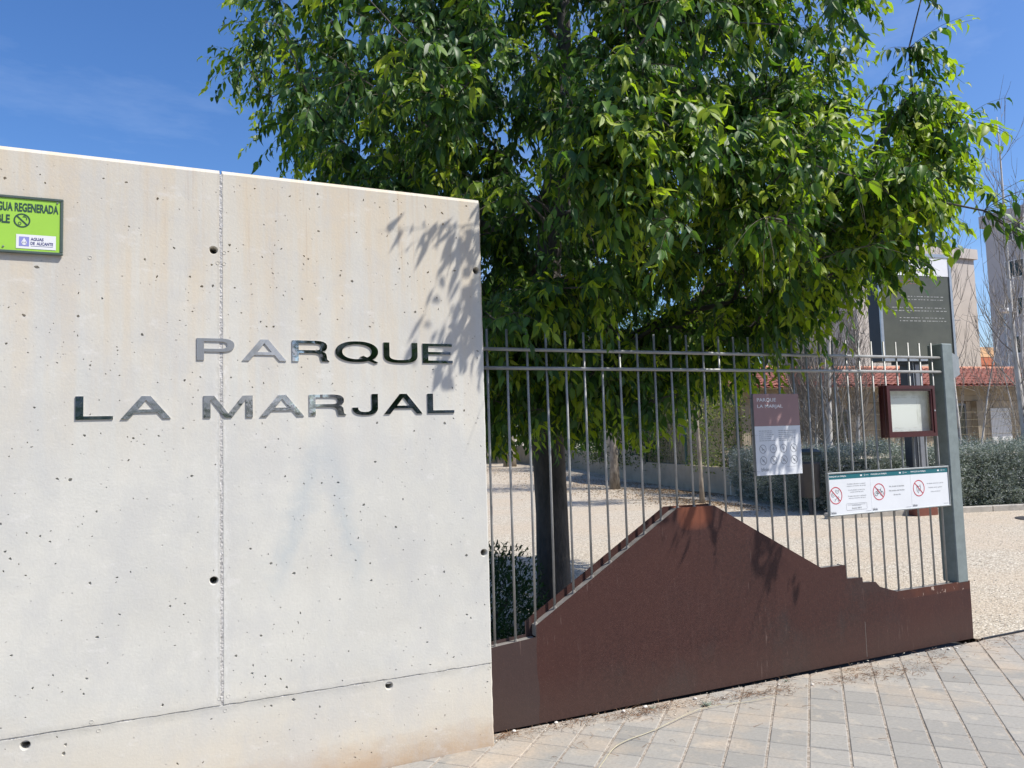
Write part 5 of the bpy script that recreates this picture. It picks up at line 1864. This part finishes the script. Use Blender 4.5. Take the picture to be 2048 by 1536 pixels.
# tile course column mesh: overlapping half barrels
tw_, tl = 0.235, 0.36
col = MB()
nrow = int(sl / tl) + 1
for r_ in range(nrow):
    s0, s1 = r_ * tl - 0.03, (r_ + 1) * tl + 0.01
    if s1 > sl + 0.05: s1 = sl + 0.05
    rj = 0.0
    ring0, ring1 = [], []
    for k in range(7):
        a = PI * k / 6
        ra, rb = 0.082, 0.070
        for s_, rr3, lst, lift in ((s0, ra, ring0, 0.022), (s1, rb, ring1, 0.006)):
            x = rr3 * math.cos(a); h_ = rr3 * math.sin(a) * 0.85 + lift
            lst.append((x, s_ * math.cos(th_) - h_ * math.sin(th_), s_ * math.sin(th_) + h_ * math.cos(th_)))
    b = len(col.V)
    col.V += ring0 + ring1
    col.F += [(b + k, b + k + 7, b + k + 8, b + k + 1) for k in range(6)]
me_col = bpy.data.meshes.new('tile_row'); me_col.from_pydata(col.V, [], col.F); me_col.materials.append(M['roof_tile'])
nc = int((HL + 0.6) / tw_)
for k in range(nc):
    link('tile_row', me_col, roof, (-0.4 + (k + 0.5) * tw_, 0.0 + random.uniform(-0.02, 0.02), ZE + random.uniform(-0.004, 0.004)))
mb = MB()
for k in range(int(HL / 0.4) + 1):
    mb.tube([(-0.4 + k * 0.4, RUN, ZR + 0.03), (-0.4 + k * 0.4 + 0.42, RUN, ZR + 0.045)], [0.10, 0.085], 8)
mb.build('ridge_tiles', M['roof_edge'], roof, local=True)
# yard wall and mesh in front of the house
yw = empty('yard_wall', (14.0, 11.2, 0), 'white yard wall with wire mesh on top in front of the tiled house', 'wall')
wall_seg((12.2, 11.05), (26.0, 10.0), 0.98, -0.18, 'masonry', M['white_wall'], yw)
mesh_panels((12.3, 11.0), (26.0, 9.95), 1.03, 2.0, yw, off=0.08, vs=0.055, hs=0.2, post=False)

white = empty('white_outbuilding', (17.0, 19.5, 0), 'white walled outbuilding glimpsed through the creeper', 'building')
mb = MB(); mb.box(15.9, 19.5, 17.5, 22.0, -0.1, 2.3); mb.build('wall', M['white_wall'], white)
mb = MB(); mb.box(15.7, 19.7, 17.3, 22.2, 2.3, 2.45); mb.build('roof', M['roof_edge'], white)

# antenna behind the roof
an = empty('roof_antenna', (24.4, 14.0, 2.8), 'thin aerial mast with one crossbar above the tiled roof', 'antenna')
mb = MB(); mb.tube([(24.4, 14.2, 2.8), (24.4, 14.2, 5.35)], 0.018, 6); mb.build('mast', M['grey_metal'], an)
mb = MB(); mb.tube([(24.0, 14.4, 5.2), (24.8, 14.0, 5.17)], 0.012, 6); mb.build('crossbar', M['grey_metal'], an)

# ------------------------------------------------------------------ town behind
def block(name, label, x0, x1, y0, y1, h, mat, faces, roofmat=None, floor=2.9, ww=1.5, wh=1.25, gap=3.2, z_off=1.0, parapet=0.5, cat='apartment block'):
    t = empty(name, ((x0 + x1) / 2, (y0 + y1) / 2, 0), label, cat)
    mb = MB(); mb.box(x0, x1, y0, y1, -0.16, h); mb.build('wall', mat, t)
    mb = MB(); mb.box(x0 - 0.25, x1 + 0.25, y0 - 0.25, y1 + 0.25, h - 0.9, h + 0.02); mb.build('parapet', mat, t)
    nfl = int((h - 1.6) / floor)
    for fc in faces:
        ln = (y1 - y0) if fc in 'WE' else (x1 - x0)
        m_ = int(ln / gap)
        for fl in range(nfl):
            for k in range(m_):
                c = (k + 0.5) * ln / m_
                z = h - 2.35 - fl * floor
                if z < 1: continue
                w = ww
                fr_, pn, sh = MB(), MB(), MB()
                if fc == 'W':
                    yy = y0 + c
                    fr_.box(x0 - 0.05, x0 + 0.02, yy - w / 2, yy + w / 2, z - 0.08, z).box(x0 - 0.05, x0 + 0.02, yy - w / 2, yy + w / 2, z + wh, z + wh + 0.08)
                    fr_.box(x0 - 0.045, x0 + 0.02, yy - w / 2, yy - w / 2 + 0.07, z, z + wh).box(x0 - 0.045, x0 + 0.02, yy + w / 2 - 0.07, yy + w / 2, z, z + wh).box(x0 - 0.04, x0 + 0.02, yy - 0.04, yy + 0.04, z, z + wh)
                    pn.box(x0 - 0.03, x0 + 0.01, yy - w / 2 + 0.07, yy - 0.04, z, z + wh).box(x0 - 0.03, x0 + 0.01, yy + 0.04, yy + w / 2 - 0.07, z, z + wh)
                else:
                    s_ = y0 if fc == 'S' else y1
                    sg = -1 if fc == 'S' else 1
                    ya, yb = sorted((s_ + sg * 0.05, s_ - sg * 0.02))
                    yc, yd = sorted((s_ + sg * 0.03, s_ - sg * 0.01))
                    xx = x0 + c
                    fr_.box(xx - w / 2, xx + w / 2, ya, yb, z - 0.08, z).box(xx - w / 2, xx + w / 2, ya, yb, z + wh, z + wh + 0.08)
                    fr_.box(xx - w / 2, xx - w / 2 + 0.07, ya, yb, z, z + wh).box(xx + w / 2 - 0.07, xx + w / 2, ya, yb, z, z + wh).box(xx - 0.04, xx + 0.04, ya, yb, z, z + wh)
                    pn.box(xx - w / 2 + 0.07, xx - 0.04, yc, yd, z, z + wh).box(xx + 0.04, xx + w / 2 - 0.07, yc, yd, z, z + wh)
                f_ = fr_.build('window', M['white_paint'], t)
                pn.build('pane', M['glass'], f_)
    return t


block('apartment_block', 'tall shaded grey apartment block at the right behind the house', 58.2, 72, 14, 35.3, 17.9, M['block_grey'], 'W', gap=4.2)
block('apartment_block', 'pale beige apartment block behind the information totem', 52, 67.1, 42.5, 54, 17.6, M['block_beige'], '', gap=5.0)
t_or = block('orange_building', 'small orange brick building far away between the two apartment blocks', 78, 92, 56, 66, 9.4, M['orange'], 'S', gap=3.6, cat='building')
mb = MB(); mb.box(77.7, 92.3, 55.7, 66.3, 9.43, 10.6); mb.build('top_storey', M['peach'], t_or)
block('street_block', 'plain pale apartment block across the street behind the viewer', 6.5, 34, -38, -25, 11.5, M['block_grey'], 'N', gap=4.5)
sb = empty('reflection_building', (-5, -32, 0), 'plain unseen building added behind the viewer, angled to give the letters a sunlit reflection', 'building')  # unseen block, added and turned into the sun for the letters to mirror
V = [(-1.75, -20.0, -0.16), (-15, -25, -0.16), (-8, -64, -0.16), (9.0, -60, -0.16)]
V += [(x_, y_, 9.5) for x_, y_, z_ in V]
mk('wall', V, [(0, 1, 2, 3), (4, 7, 6, 5), (0, 4, 5, 1), (1, 5, 6, 2), (2, 6, 7, 3), (3, 7, 4, 0)], M['cool_grey'], sb)
for k, (tx_, tr3, lab) in enumerate(((-4.6, 2.7, 'leafy dark street tree across the road, left of the gap'), (5.2, 2.9, 'leafy dark street tree across the road, right of the gap'), (10.5, 3.0, 'leafy dark street tree across the road, far right one'))):
    bg_tree('street_tree', (tx_, -17.0, 0), lab, 0.16, 2.0, (tx_, -17.0, 4.3), (tr3, 2.4, 2.9), 9000, (0.14, 0.26), M['leaf_dark'], M['bark'], 'street trees across the road', nl=4, inner=0.2)
sh2 = empty('reflection_hedge', (2.0, -16.2, 0), 'tall dark hedge added unseen behind the viewer to darken the reflection in the letters', 'hedge')  # added out of view, its height set to darken the lettering's reflection
P, X, Nn, S, A = [], [], [], [], []
for k in range(24):
    q = scatter_leaves(1000, ellip((-9 + k * 0.95, -16.3, 1.42), (0.95, 0.8, 1.48 + rng.uniform(-0.12, 0.2)), 0.4, 0.2, 0.0), (0.10, 0.2), (0, 1))
    P += q[0]; X += q[1]; Nn += q[2]; S += q[3]; A += q[4]
o = leaf_object('foliage', P, X, Nn, S, A, M['leaf_dark'], sh2, 'far'); o['kind'] = 'stuff'

lamp = empty('street_lamp', (31.9, 17.1, 0), 'slim street lamp with flat white head against the grey apartment block', 'street lamp')
mb = MB(); mb.tube([(31.9, 17.1, -0.1), (31.9, 17.1, 6.2)], [0.075, 0.045], 10); mb.build('pole', M['alu'], lamp)
mb = MB(); mb.bbox(31.62, 32.35, 16.85, 17.15, 6.2, 6.38, 0.03); mb.build('lamp_head', M['white_paint'], lamp)

# ------------------------------------------------------------------ information totem
tot = empty('information_totem', (11.69, 5.61, 0), 'large information board on two steel posts with white header behind the gate', 'information board', rz=math.atan2(-0.127, 0.99))
# local x along the face, local y backwards
def tb(name, mat, *boxes, bev=None, parent=tot):
    mb = MB()
    for b_ in boxes:
        mb.bbox(*b_, bev) if bev else mb.box(*b_)
    return mb.build(name, mat, parent, local=True)


TX0, TX1, TZ0, TZ1 = -0.62, 0.98, 2.68, 4.60
tb('case', M['dark_metal'], (TX0, TX1, 0.0, 0.27, TZ0, TZ1), bev=0.01)
tb('frame', M['alu'], (TX0, TX0 + 0.05, -0.03, -0.001, TZ0, TZ1), (TX1 - 0.05, TX1, -0.03, -0.001, TZ0, TZ1), (TX0 + 0.05, TX1 - 0.05, -0.03, -0.001, TZ0, TZ0 + 0.07), (TX0 + 0.05, TX1 - 0.05, -0.03, -0.001, TZ1 - 0.06, TZ1))
tb('display_panel', M['totem_panel'], (TX0 + 0.05, TX1 - 0.05, -0.012, -0.001, TZ0 + 0.07, TZ1 - 0.40))
hd = tb('header', M['white_print'], (TX0 + 0.05, TX1 - 0.05, -0.018, -0.001, TZ1 - 0.40, TZ1 - 0.06))
mb = MB()
text_into(mb, 'AYUNTAMIENTO', TX0 + 0.30, TX1 - 0.40, TZ1 - 0.20, TZ1 - 0.10, -0.0195, 0.01)
text_into(mb, 'DE ALICANTE', TX0 + 0.40, TX1 - 0.50, TZ1 - 0.35, TZ1 - 0.25, -0.0195, 0.01)
pfix(mb.build('header_lettering', M['black_print'], tot, local=True))
mb = MB()
rq = random.Random(9)
for z, x0, h_ in ((TZ1 - 0.78, 0.0, 0.05), (TZ1 - 0.98, -0.35, 0.05), (TZ1 - 1.16, -0.2, 0.05)):
    for sub in (0, 0.055):
        x = x0
        while x < 0.78:
            w = rq.uniform(0.02, 0.075)
            mb.quad(x, x + w, z - sub, z - sub + 0.013, -0.0128)
            x += w + rq.uniform(0.012, 0.05)
pfix(mb.build('faded_lettering', M['faded_print'], tot, local=True))
mb = MB()
for sub in (0, 0.05):
    x = -0.3
    while x < 0.3:
        w = rq.uniform(0.02, 0.06); mb.quad(x, x + w, TZ1 - 0.50 - sub, TZ1 - 0.488 - sub, -0.0128); x += w + 0.02
pfix(mb.build('red_lettering', M['red_print'], tot, local=True))
tb('post', M['dark_metal'], (-0.06, 0.07, 0.06, 0.22, 0.0, TZ0), bev=0.006)  # dark tone paints in the shaded side of the column
tb('post', M['grey_metal'], (0.13, 0.25, 0.06, 0.22, 0.0, TZ0), bev=0.006)
tb('post_trim', M['alu'], (0.071, 0.082, 0.05, 0.20, 0.0, TZ0), (0.252, 0.262, 0.05, 0.20, 0.0, TZ0))
tb('bracket', M['dark_metal'], (-0.22, 0.42, 0.05, 0.23, TZ0 - 0.05, TZ0 - 0.001))
tb('base_box', M['rust_box'], (-0.12, 0.34, -0.02, 0.30, -0.05, 0.24), bev=0.01)

# litter bin
binr = empty('litter_bin', (11.75, 8.0, 0), 'dark litter bin with green lid by the corner of the hedge', 'bin')
BXc, BYc = 11.75, 8.0
binr.location = (10.45, 6.88, 0)
BXc, BYc = 10.45, 6.88
# stands in front of the receding hedge
def lathe(mb, cx, cy, prof, n=20):
    b = len(mb.V)
    for r_, z in prof:
        for k in range(n):
            a = 2 * PI * k / n
            mb.V.append((cx + r_ * math.cos(a), cy + r_ * math.sin(a), z))
    for i in range(len(prof) - 1):
        for k in range(n):
            j = (k + 1) % n
            mb.F.append((b + i * n + k, b + i * n + j, b + (i + 1) * n + j, b + (i + 1) * n + k))
    mb.F.append(tuple(b + (len(prof) - 1) * n + k for k in range(n)))


mb = MB(); lathe(mb, BXc, BYc, [(0.15, 0.32), (0.165, 0.33), (0.195, 0.92), (0.20, 0.95), (0.18, 0.95)]); mb.build('bin_body', M['bin'], binr, smooth=True)
mb = MB(); lathe(mb, BXc, BYc, [(0.19, 1.08), (0.225, 1.09), (0.225, 1.14), (0.15, 1.19), (0.03, 1.20)]); mb.build('lid', M['bin_lid'], binr)
mb = MB()
for a in (0.4, 2.5, 4.6): mb.tube([(BXc + 0.185 * math.cos(a), BYc + 0.185 * math.sin(a), 0.93), (BXc + 0.19 * math.cos(a), BYc + 0.19 * math.sin(a), 1.10)], 0.012, 6)
mb.build('lid_supports', M['bin_lid'], binr)
mb = MB(); mb.tube([(BXc, BYc, -0.05), (BXc, BYc, 0.33)], 0.04, 10); mb.build('stand', M['dark_metal'], binr)


# ------------------------------------------------------------------ bare poplars
def poplar(base, h, r0, label, nb=30, seed=1, dense=1.0, multi=1, spread=0.30, z_first=0.9):
    rr = np.random.default_rng(seed)
    t = empty('bare_poplar', base, label, 'tree', None)
    bx, by = base[0], base[1]
    tw = MB()
    for ms in range(multi):
        lx, ly = (rr.normal() * 0.18, rr.normal() * 0.18) if ms else (rr.normal() * 0.06, rr.normal() * 0.06)
        hh_ = h * (1 if ms == 0 else rr.uniform(0.6, 0.85)); rb = r0 * (1 if ms == 0 else 0.45)
        pts = []
        ox, oy = (rr.normal() * 0.12, rr.normal() * 0.12) if ms else (0, 0)
        for k in range(11):
            q = k / 10
            pts.append(np.array([bx + ox + lx * q * 2 + 0.04 * math.sin(q * 7 + seed), by + oy + ly * q * 2 + 0.04 * math.cos(q * 6 + seed), -0.05 + hh_ * q]))
        mb = MB(); mb.tube([tuple(p_) for p_ in pts], [rb * (1 - 0.93 * (k / 10) ** 0.9) + 0.004 for k in range(11)], 10)
        mb.build('trunk', M['bark_pale'], t, smooth=True)
        for b_ in range(nb):
            q = rr.uniform(z_first / hh_, 0.93)
            i0 = int(q * 10); st = pts[i0] + (pts[min(i0 + 1, 10)] - pts[i0]) * (q * 10 - i0)
            az = rr.uniform(0, 2 * PI)
            L = rr.uniform(0.5, 1.0) * hh_ * 0.30 * (1.15 - 0.6 * q)
            d = np.array([math.cos(az) * 0.75, math.sin(az) * 0.75, 0.75])
            p_ = st.copy(); bp = [p_.copy()]
            for s in range(6):
                d = unit(d + np.array([0, 0, 0.28]) + rr.normal(size=3) * 0.10)
                p_ = p_ + d * L / 6; bp.append(p_.copy())
            rb2 = max(0.006, rb * 0.22 * (1.2 - q))
            if b_ < 10 and ms == 0:
                m2 = MB(); m2.tube([tuple(x) for x in bp], [rb2 * (1 - 0.12 * k) for k in range(7)], 5, False)
                m2.build('branch', M['twig_grey'], t)
            else:
                tw.tube([tuple(x) for x in bp], [rb2 * (1 - 0.12 * k) for k in range(7)], 4, False)
            for w in range(int(5 * dense)):
                s0 = bp[rr.integers(1, 7)]
                dd = unit(d + rr.normal(size=3) * spread * 1.4 + np.array([0, 0, 0.1]))
                e1 = s0 + dd * rr.uniform(0.12, 0.3); e2 = e1 + unit(dd + np.array([0, 0, 0.35]) + rr.normal(size=3) * 0.1) * rr.uniform(0.12, 0.35)
                tw.tube([tuple(s0), tuple(e1), tuple(e2)], [0.0048, 0.0036, 0.002], 3, False)
    o = tw.build('twigs', M['twig_grey'], t); o['kind'] = 'stuff'
    return t


poplar((12.95, 8.85, 0), 7.2, 0.085, 'bare poplar with thick white trunk left of the framed notice board', 40, 3, 1.3, multi=3)
poplar((14.3, 9.2, 0), 6.2, 0.06, 'bare slender poplar close right of the thick white trunk', 40, 5, 1.5, multi=3)
poplar((13.6, 10.1, 0), 5.4, 0.05, 'bare twiggy poplar behind the thick white trunk', 40, 6, 1.6, multi=4)
poplar((16.0, 8.0, 0), 6.4, 0.055, 'bare white stemmed poplar just right of the gate post', 34, 8, 1.1, multi=2, z_first=1.4)
poplar((15.75, 6.35, 0), 8.0, 0.07, 'bare tall poplar at the far right edge of the picture', 32, 9, 1.0, multi=2, z_first=1.1)
poplar((22.5, 10.5, 0), 6.0, 0.06, 'bare poplar in front of the far house window', 36, 12, 1.2, multi=2)
poplar((17.2, 2.2, 0), 7.0, 0.07, 'bare poplar right of the frame that throws thin shadows on the gravel', 34, 14, 1.0, multi=2)
poplar((19.0, 3.6, 0), 7.0, 0.07, 'second bare poplar right of the frame beyond the gravel', 34, 15, 1.0, multi=2)

# manhole cover on the gravel
mh = empty('manhole_cover', (12.7, 4.2, 0), 'round iron manhole cover in the gravel at the right', 'manhole cover')
mb = MB(); lathe(mb, 12.7, 4.2, [(0.40, -0.03), (0.40, 0.010), (0.34, 0.014), (0.335, 0.008), (0.02, 0.010)], 28); mb.build('cover', M['iron'], mh)

# ------------------------------------------------------------------ small things on the ground
# pebbles on the gravel
def pebbles(name, n, sampler, size, mat):
    V, F = [], []
    octa = np.array([(1, 0, 0), (0, 1, 0), (-1, 0, 0), (0, -1, 0), (0, 0, 1), (0, 0, -1)], float)
    of = [(0, 1, 4), (1, 2, 4), (2, 3, 4), (3, 0, 4), (1, 0, 5), (2, 1, 5), (3, 2, 5), (0, 3, 5)]
    Vs = []
    for k in range(n):
        x, y, z = sampler()
        s = size[0] + (size[1] - size[0]) * rng.random() ** 2.5
        sc3 = np.array([s * rng.uniform(0.8, 1.3), s * rng.uniform(0.7, 1.1), s * rng.uniform(0.45, 0.8)])
        a = rng.uniform(0, 2 * PI); c, s_ = math.cos(a), math.sin(a)
        v = (octa + rng.normal(size=(6, 3)) * 0.18) * sc3
        v = np.stack([v[:, 0] * c - v[:, 1] * s_ + x, v[:, 0] * s_ + v[:, 1] * c + y, v[:, 2] + z + sc3[2] * 0.5], 1)
        Vs.append(v); F += [tuple(6 * k + q for q in f) for f in of]
    o = mk(name, np.concatenate(Vs).tolist(), F, mat)
    return tag(o, kind='stuff')


def s_grav():
    while True:
        d = rng.uniform(4.0, 13.5); xl = rng.uniform(-0.15, 0.78) * d
        x, y = fwdh[0] * d + rth[0] * xl, CAM_POS[1] + fwdh[1] * d + rth[1] * xl
        if y < 0.14: continue
        if x < 5.27 and y < 0.32: continue
        return x, y, 0.0


pebbles('gravel_chippings', 15000, s_grav, (0.0025, 0.009), M['pebble'])


def s_edge():
    while True:
        x = rng.uniform(1.47, 6.3); y = 0.13 - abs(rng.normal()) * 0.13
        if x > 5.3: y = rng.uniform(-0.2, 0.2)
        return x, y, 0.001


pebbles('scattered_grit', 520, s_edge, (0.002, 0.006), M['pebble'])
# joint grit
def s_joint():
    i = rng.integers(-10, 26); a = 2.3254 + PA * i + rng.normal() * 0.003
    b = rng.uniform(-1.0, 4.4)
    x, y = (a + b) * C45, (b - a) * C45
    if y > 0.05: y = 0.04
    return x, y, -0.0045


pebbles('joint_grit', 2600, s_joint, (0.002, 0.0045), M['pebble'])
stones = [(2.41, 0.08, .013), (2.27, 0.085, .011), (2.74, 0.06, .010), (1.86, 0.11, .010), (2.90, 0.0, .007), (1.61, 0.11, .010), (4.82, 0.06, .009), (4.86, 0.04, .011), (4.93, 0.03, .008), (3.51, -0.07, .008), (3.33, 0.02, .008), (4.58, 0.06, .007)]
for k, (x, y, s) in enumerate(stones):
    bm = bmesh.new()
    bmesh.ops.create_icosphere(bm, subdivisions=2, radius=s)
    for v in bm.verts:
        v.co = Vector((v.co.x * 1.15, v.co.y * 0.9, v.co.z * 0.72)) * (1 + 0.16 * mnoise.noise(v.co * 130 + Vector((k * 3, 0, 0))))
    mb = MB(); mb.addbm(bm)
    o = mb.build('pebble', M['pebble_white'], None, local=True)
    o.location = (x, y, s * 0.55)
    o.rotation_euler = (0, 0, k * 1.1)
    tag(o, 'small pale pebble lying on the paving along the foot of the gate', 'pebble', 'pebbles along the foot of the gate')


# dry litter drifts
def litter(name, n, sampler, lrange, mat, wdt=0.0012):
    mb = MB()
    for k in range(n):
        x, y = sampler()
        a = rng.uniform(0, 2 * PI); L = rng.uniform(*lrange)
        bend = rng.normal() * 0.5
        z0 = rng.uniform(0.001, 0.006)
        p = [(x, y, z0), (x + L * 0.5 * math.cos(a), y + L * 0.5 * math.sin(a), z0 + rng.uniform(0, 0.012)), (x + L * 0.5 * (math.cos(a) + math.cos(a + bend)), y + L * 0.5 * (math.sin(a) + math.sin(a + bend)), z0 + rng.uniform(0, 0.006))]
        mb.tube(p, [wdt, wdt * 0.8, wdt * 0.4], 3, False)
    return tag(mb.build(name, mat), kind='stuff')


spots = [(2.36, 0.03, 0.17, 0.035, 260), (1.91, 0.07, 0.11, 0.03, 90), (1.56, 0.07, 0.05, 0.025, 70), (2.83, -0.02, 0.10, 0.03, 60), (3.01, -0.03, 0.08, 0.03, 50), (3.29, -0.03, 0.10, 0.05, 90), (3.10, -0.03, 0.06, 0.03, 40), (3.73, -0.08, 0.09, 0.04, 60), (3.95, -0.12, 0.14, 0.06, 110), (3.99, 0.03, 0.10, 0.02, 40), (4.25, -0.13, 0.12, 0.06, 80), (4.6, -0.06, 0.12, 0.05, 50), (5.4, 0.0, 0.2, 0.06, 60)]
wts = np.array([s[4] for s in spots], float); wts /= wts.sum()


def s_lit():
    k = rng.choice(len(spots), p=wts); s = spots[k]
    return s[0] + rng.normal() * s[2], min(s[1] + rng.normal() * s[3], 0.12)


litter('dry_plant_litter', 1100, s_lit, (0.008, 0.05), M['litter'])
sheet_p = []


def s_any():
    return rng.uniform(1.5, 5.5), 0.1 - abs(rng.normal()) * 0.3


litter('scattered_twiglets', 130, s_any, (0.02, 0.09), M['litter'], 0.0011)
# fallen leaves under the far trees
P, X, Nn, S, A = [], [], [], [], []
for _ in range(15000):
    c = [(11.4, 15.3, 3.0), (10.5, 10.2, 1.2), (14.5, 25.0, 4.5), (13.0, 17.5, 2.2), (15.0, 34, 4.5), (12.0, 13.0, 1.2)][rng.integers(0, 6)]
    P.append((c[0] - abs(rng.normal()) * 0.5 * c[2] + 0.4, c[1] + rng.normal() * c[2], 0.006)); X.append((rng.normal(), rng.normal(), 0.1)); Nn.append((rng.normal() * 0.3, rng.normal() * 0.3, 1))
    S.append(rng.uniform(0.03, 0.07)); A.append(0.5)
o = leaf_object('fallen_leaves', P, X, Nn, S, A, M['litter_pale'], None, 'far'); tag(o, kind='stuff')

# long dry stem and small weeds
st = [(1.74, -0.53), (1.80, -0.48), (2.02, -0.30), (2.34, -0.21), (2.67, -0.11), (2.98, -0.13), (3.18, -0.15)]
pts = []
for k in range(len(st) - 1):
    for q in range(6):
        t_ = q / 6
        p0, p1_, p2_, p3_ = (Vector(st[max(k - 1, 0)]), Vector(st[k]), Vector(st[k + 1]), Vector(st[min(k + 2, len(st) - 1)]))
        v = 0.5 * ((2 * p1_) + (-p0 + p2_) * t_ + (2 * p0 - 5 * p1_ + 4 * p2_ - p3_) * t_ ** 2 + (-p0 + 3 * p1_ - 3 * p2_ + p3_) * t_ ** 3)
        pts.append((v.x, v.y, 0.006 + 0.012 * abs(math.sin(k * 1.3 + t_))))
mb = MB(); mb.tube(pts, [0.0026 - 0.0014 * k / len(pts) for k in range(len(pts))], 6)
tag(mb.build('dry_stem', M['stem'], origin=(2.4, -0.2, 0)), 'long pale dry grass stem curving over the paving slabs', 'stem')
for (x, y, n, s, lab) in ((2.73, -0.05, 26, 0.035, 'small grey green weed in the paving joint below the gate peak'), (2.44, 0.05, 16, 0.022, 'tiny green weed in the dry litter at the foot of the gate'), (3.42, 0.05, 14, 0.02, 'tiny weed growing under the dark gap of the gate')):
    P, X, Nn, S, A = [], [], [], [], []
    for k in range(n):
        a = rng.uniform(0, 2 * PI)
        P.append((x + rng.normal() * 0.006, y + rng.normal() * 0.006, 0.0)); X.append((math.cos(a), math.sin(a), rng.uniform(0.3, 1.5))); Nn.append((rng.normal() * 0.3, rng.normal() * 0.3, 1)); S.append(s * rng.uniform(0.6, 1.2)); A.append(rng.uniform(0.5, 0.9))
    t = empty('weed', (x, y, 0), lab, 'weed')
    leaf_object('foliage', P, X, Nn, S, A, M['leaf_grey'], t, 'mid', 0.6)
mb = MB()
mb.tube([(1.66, -0.56, 0.004), (1.71, -0.55, 0.012), (1.75, -0.58, 0.006)], [0.004, 0.003, 0.002], 5)
mb.tube([(1.70, -0.55, 0.011), (1.705, -0.52, 0.022)], [0.003, 0.002], 5)
tag(mb.build('twig', M['twig_dark'], origin=(1.7, -0.55, 0)), 'short dark twig lying on the paving at the lower edge', 'twig')
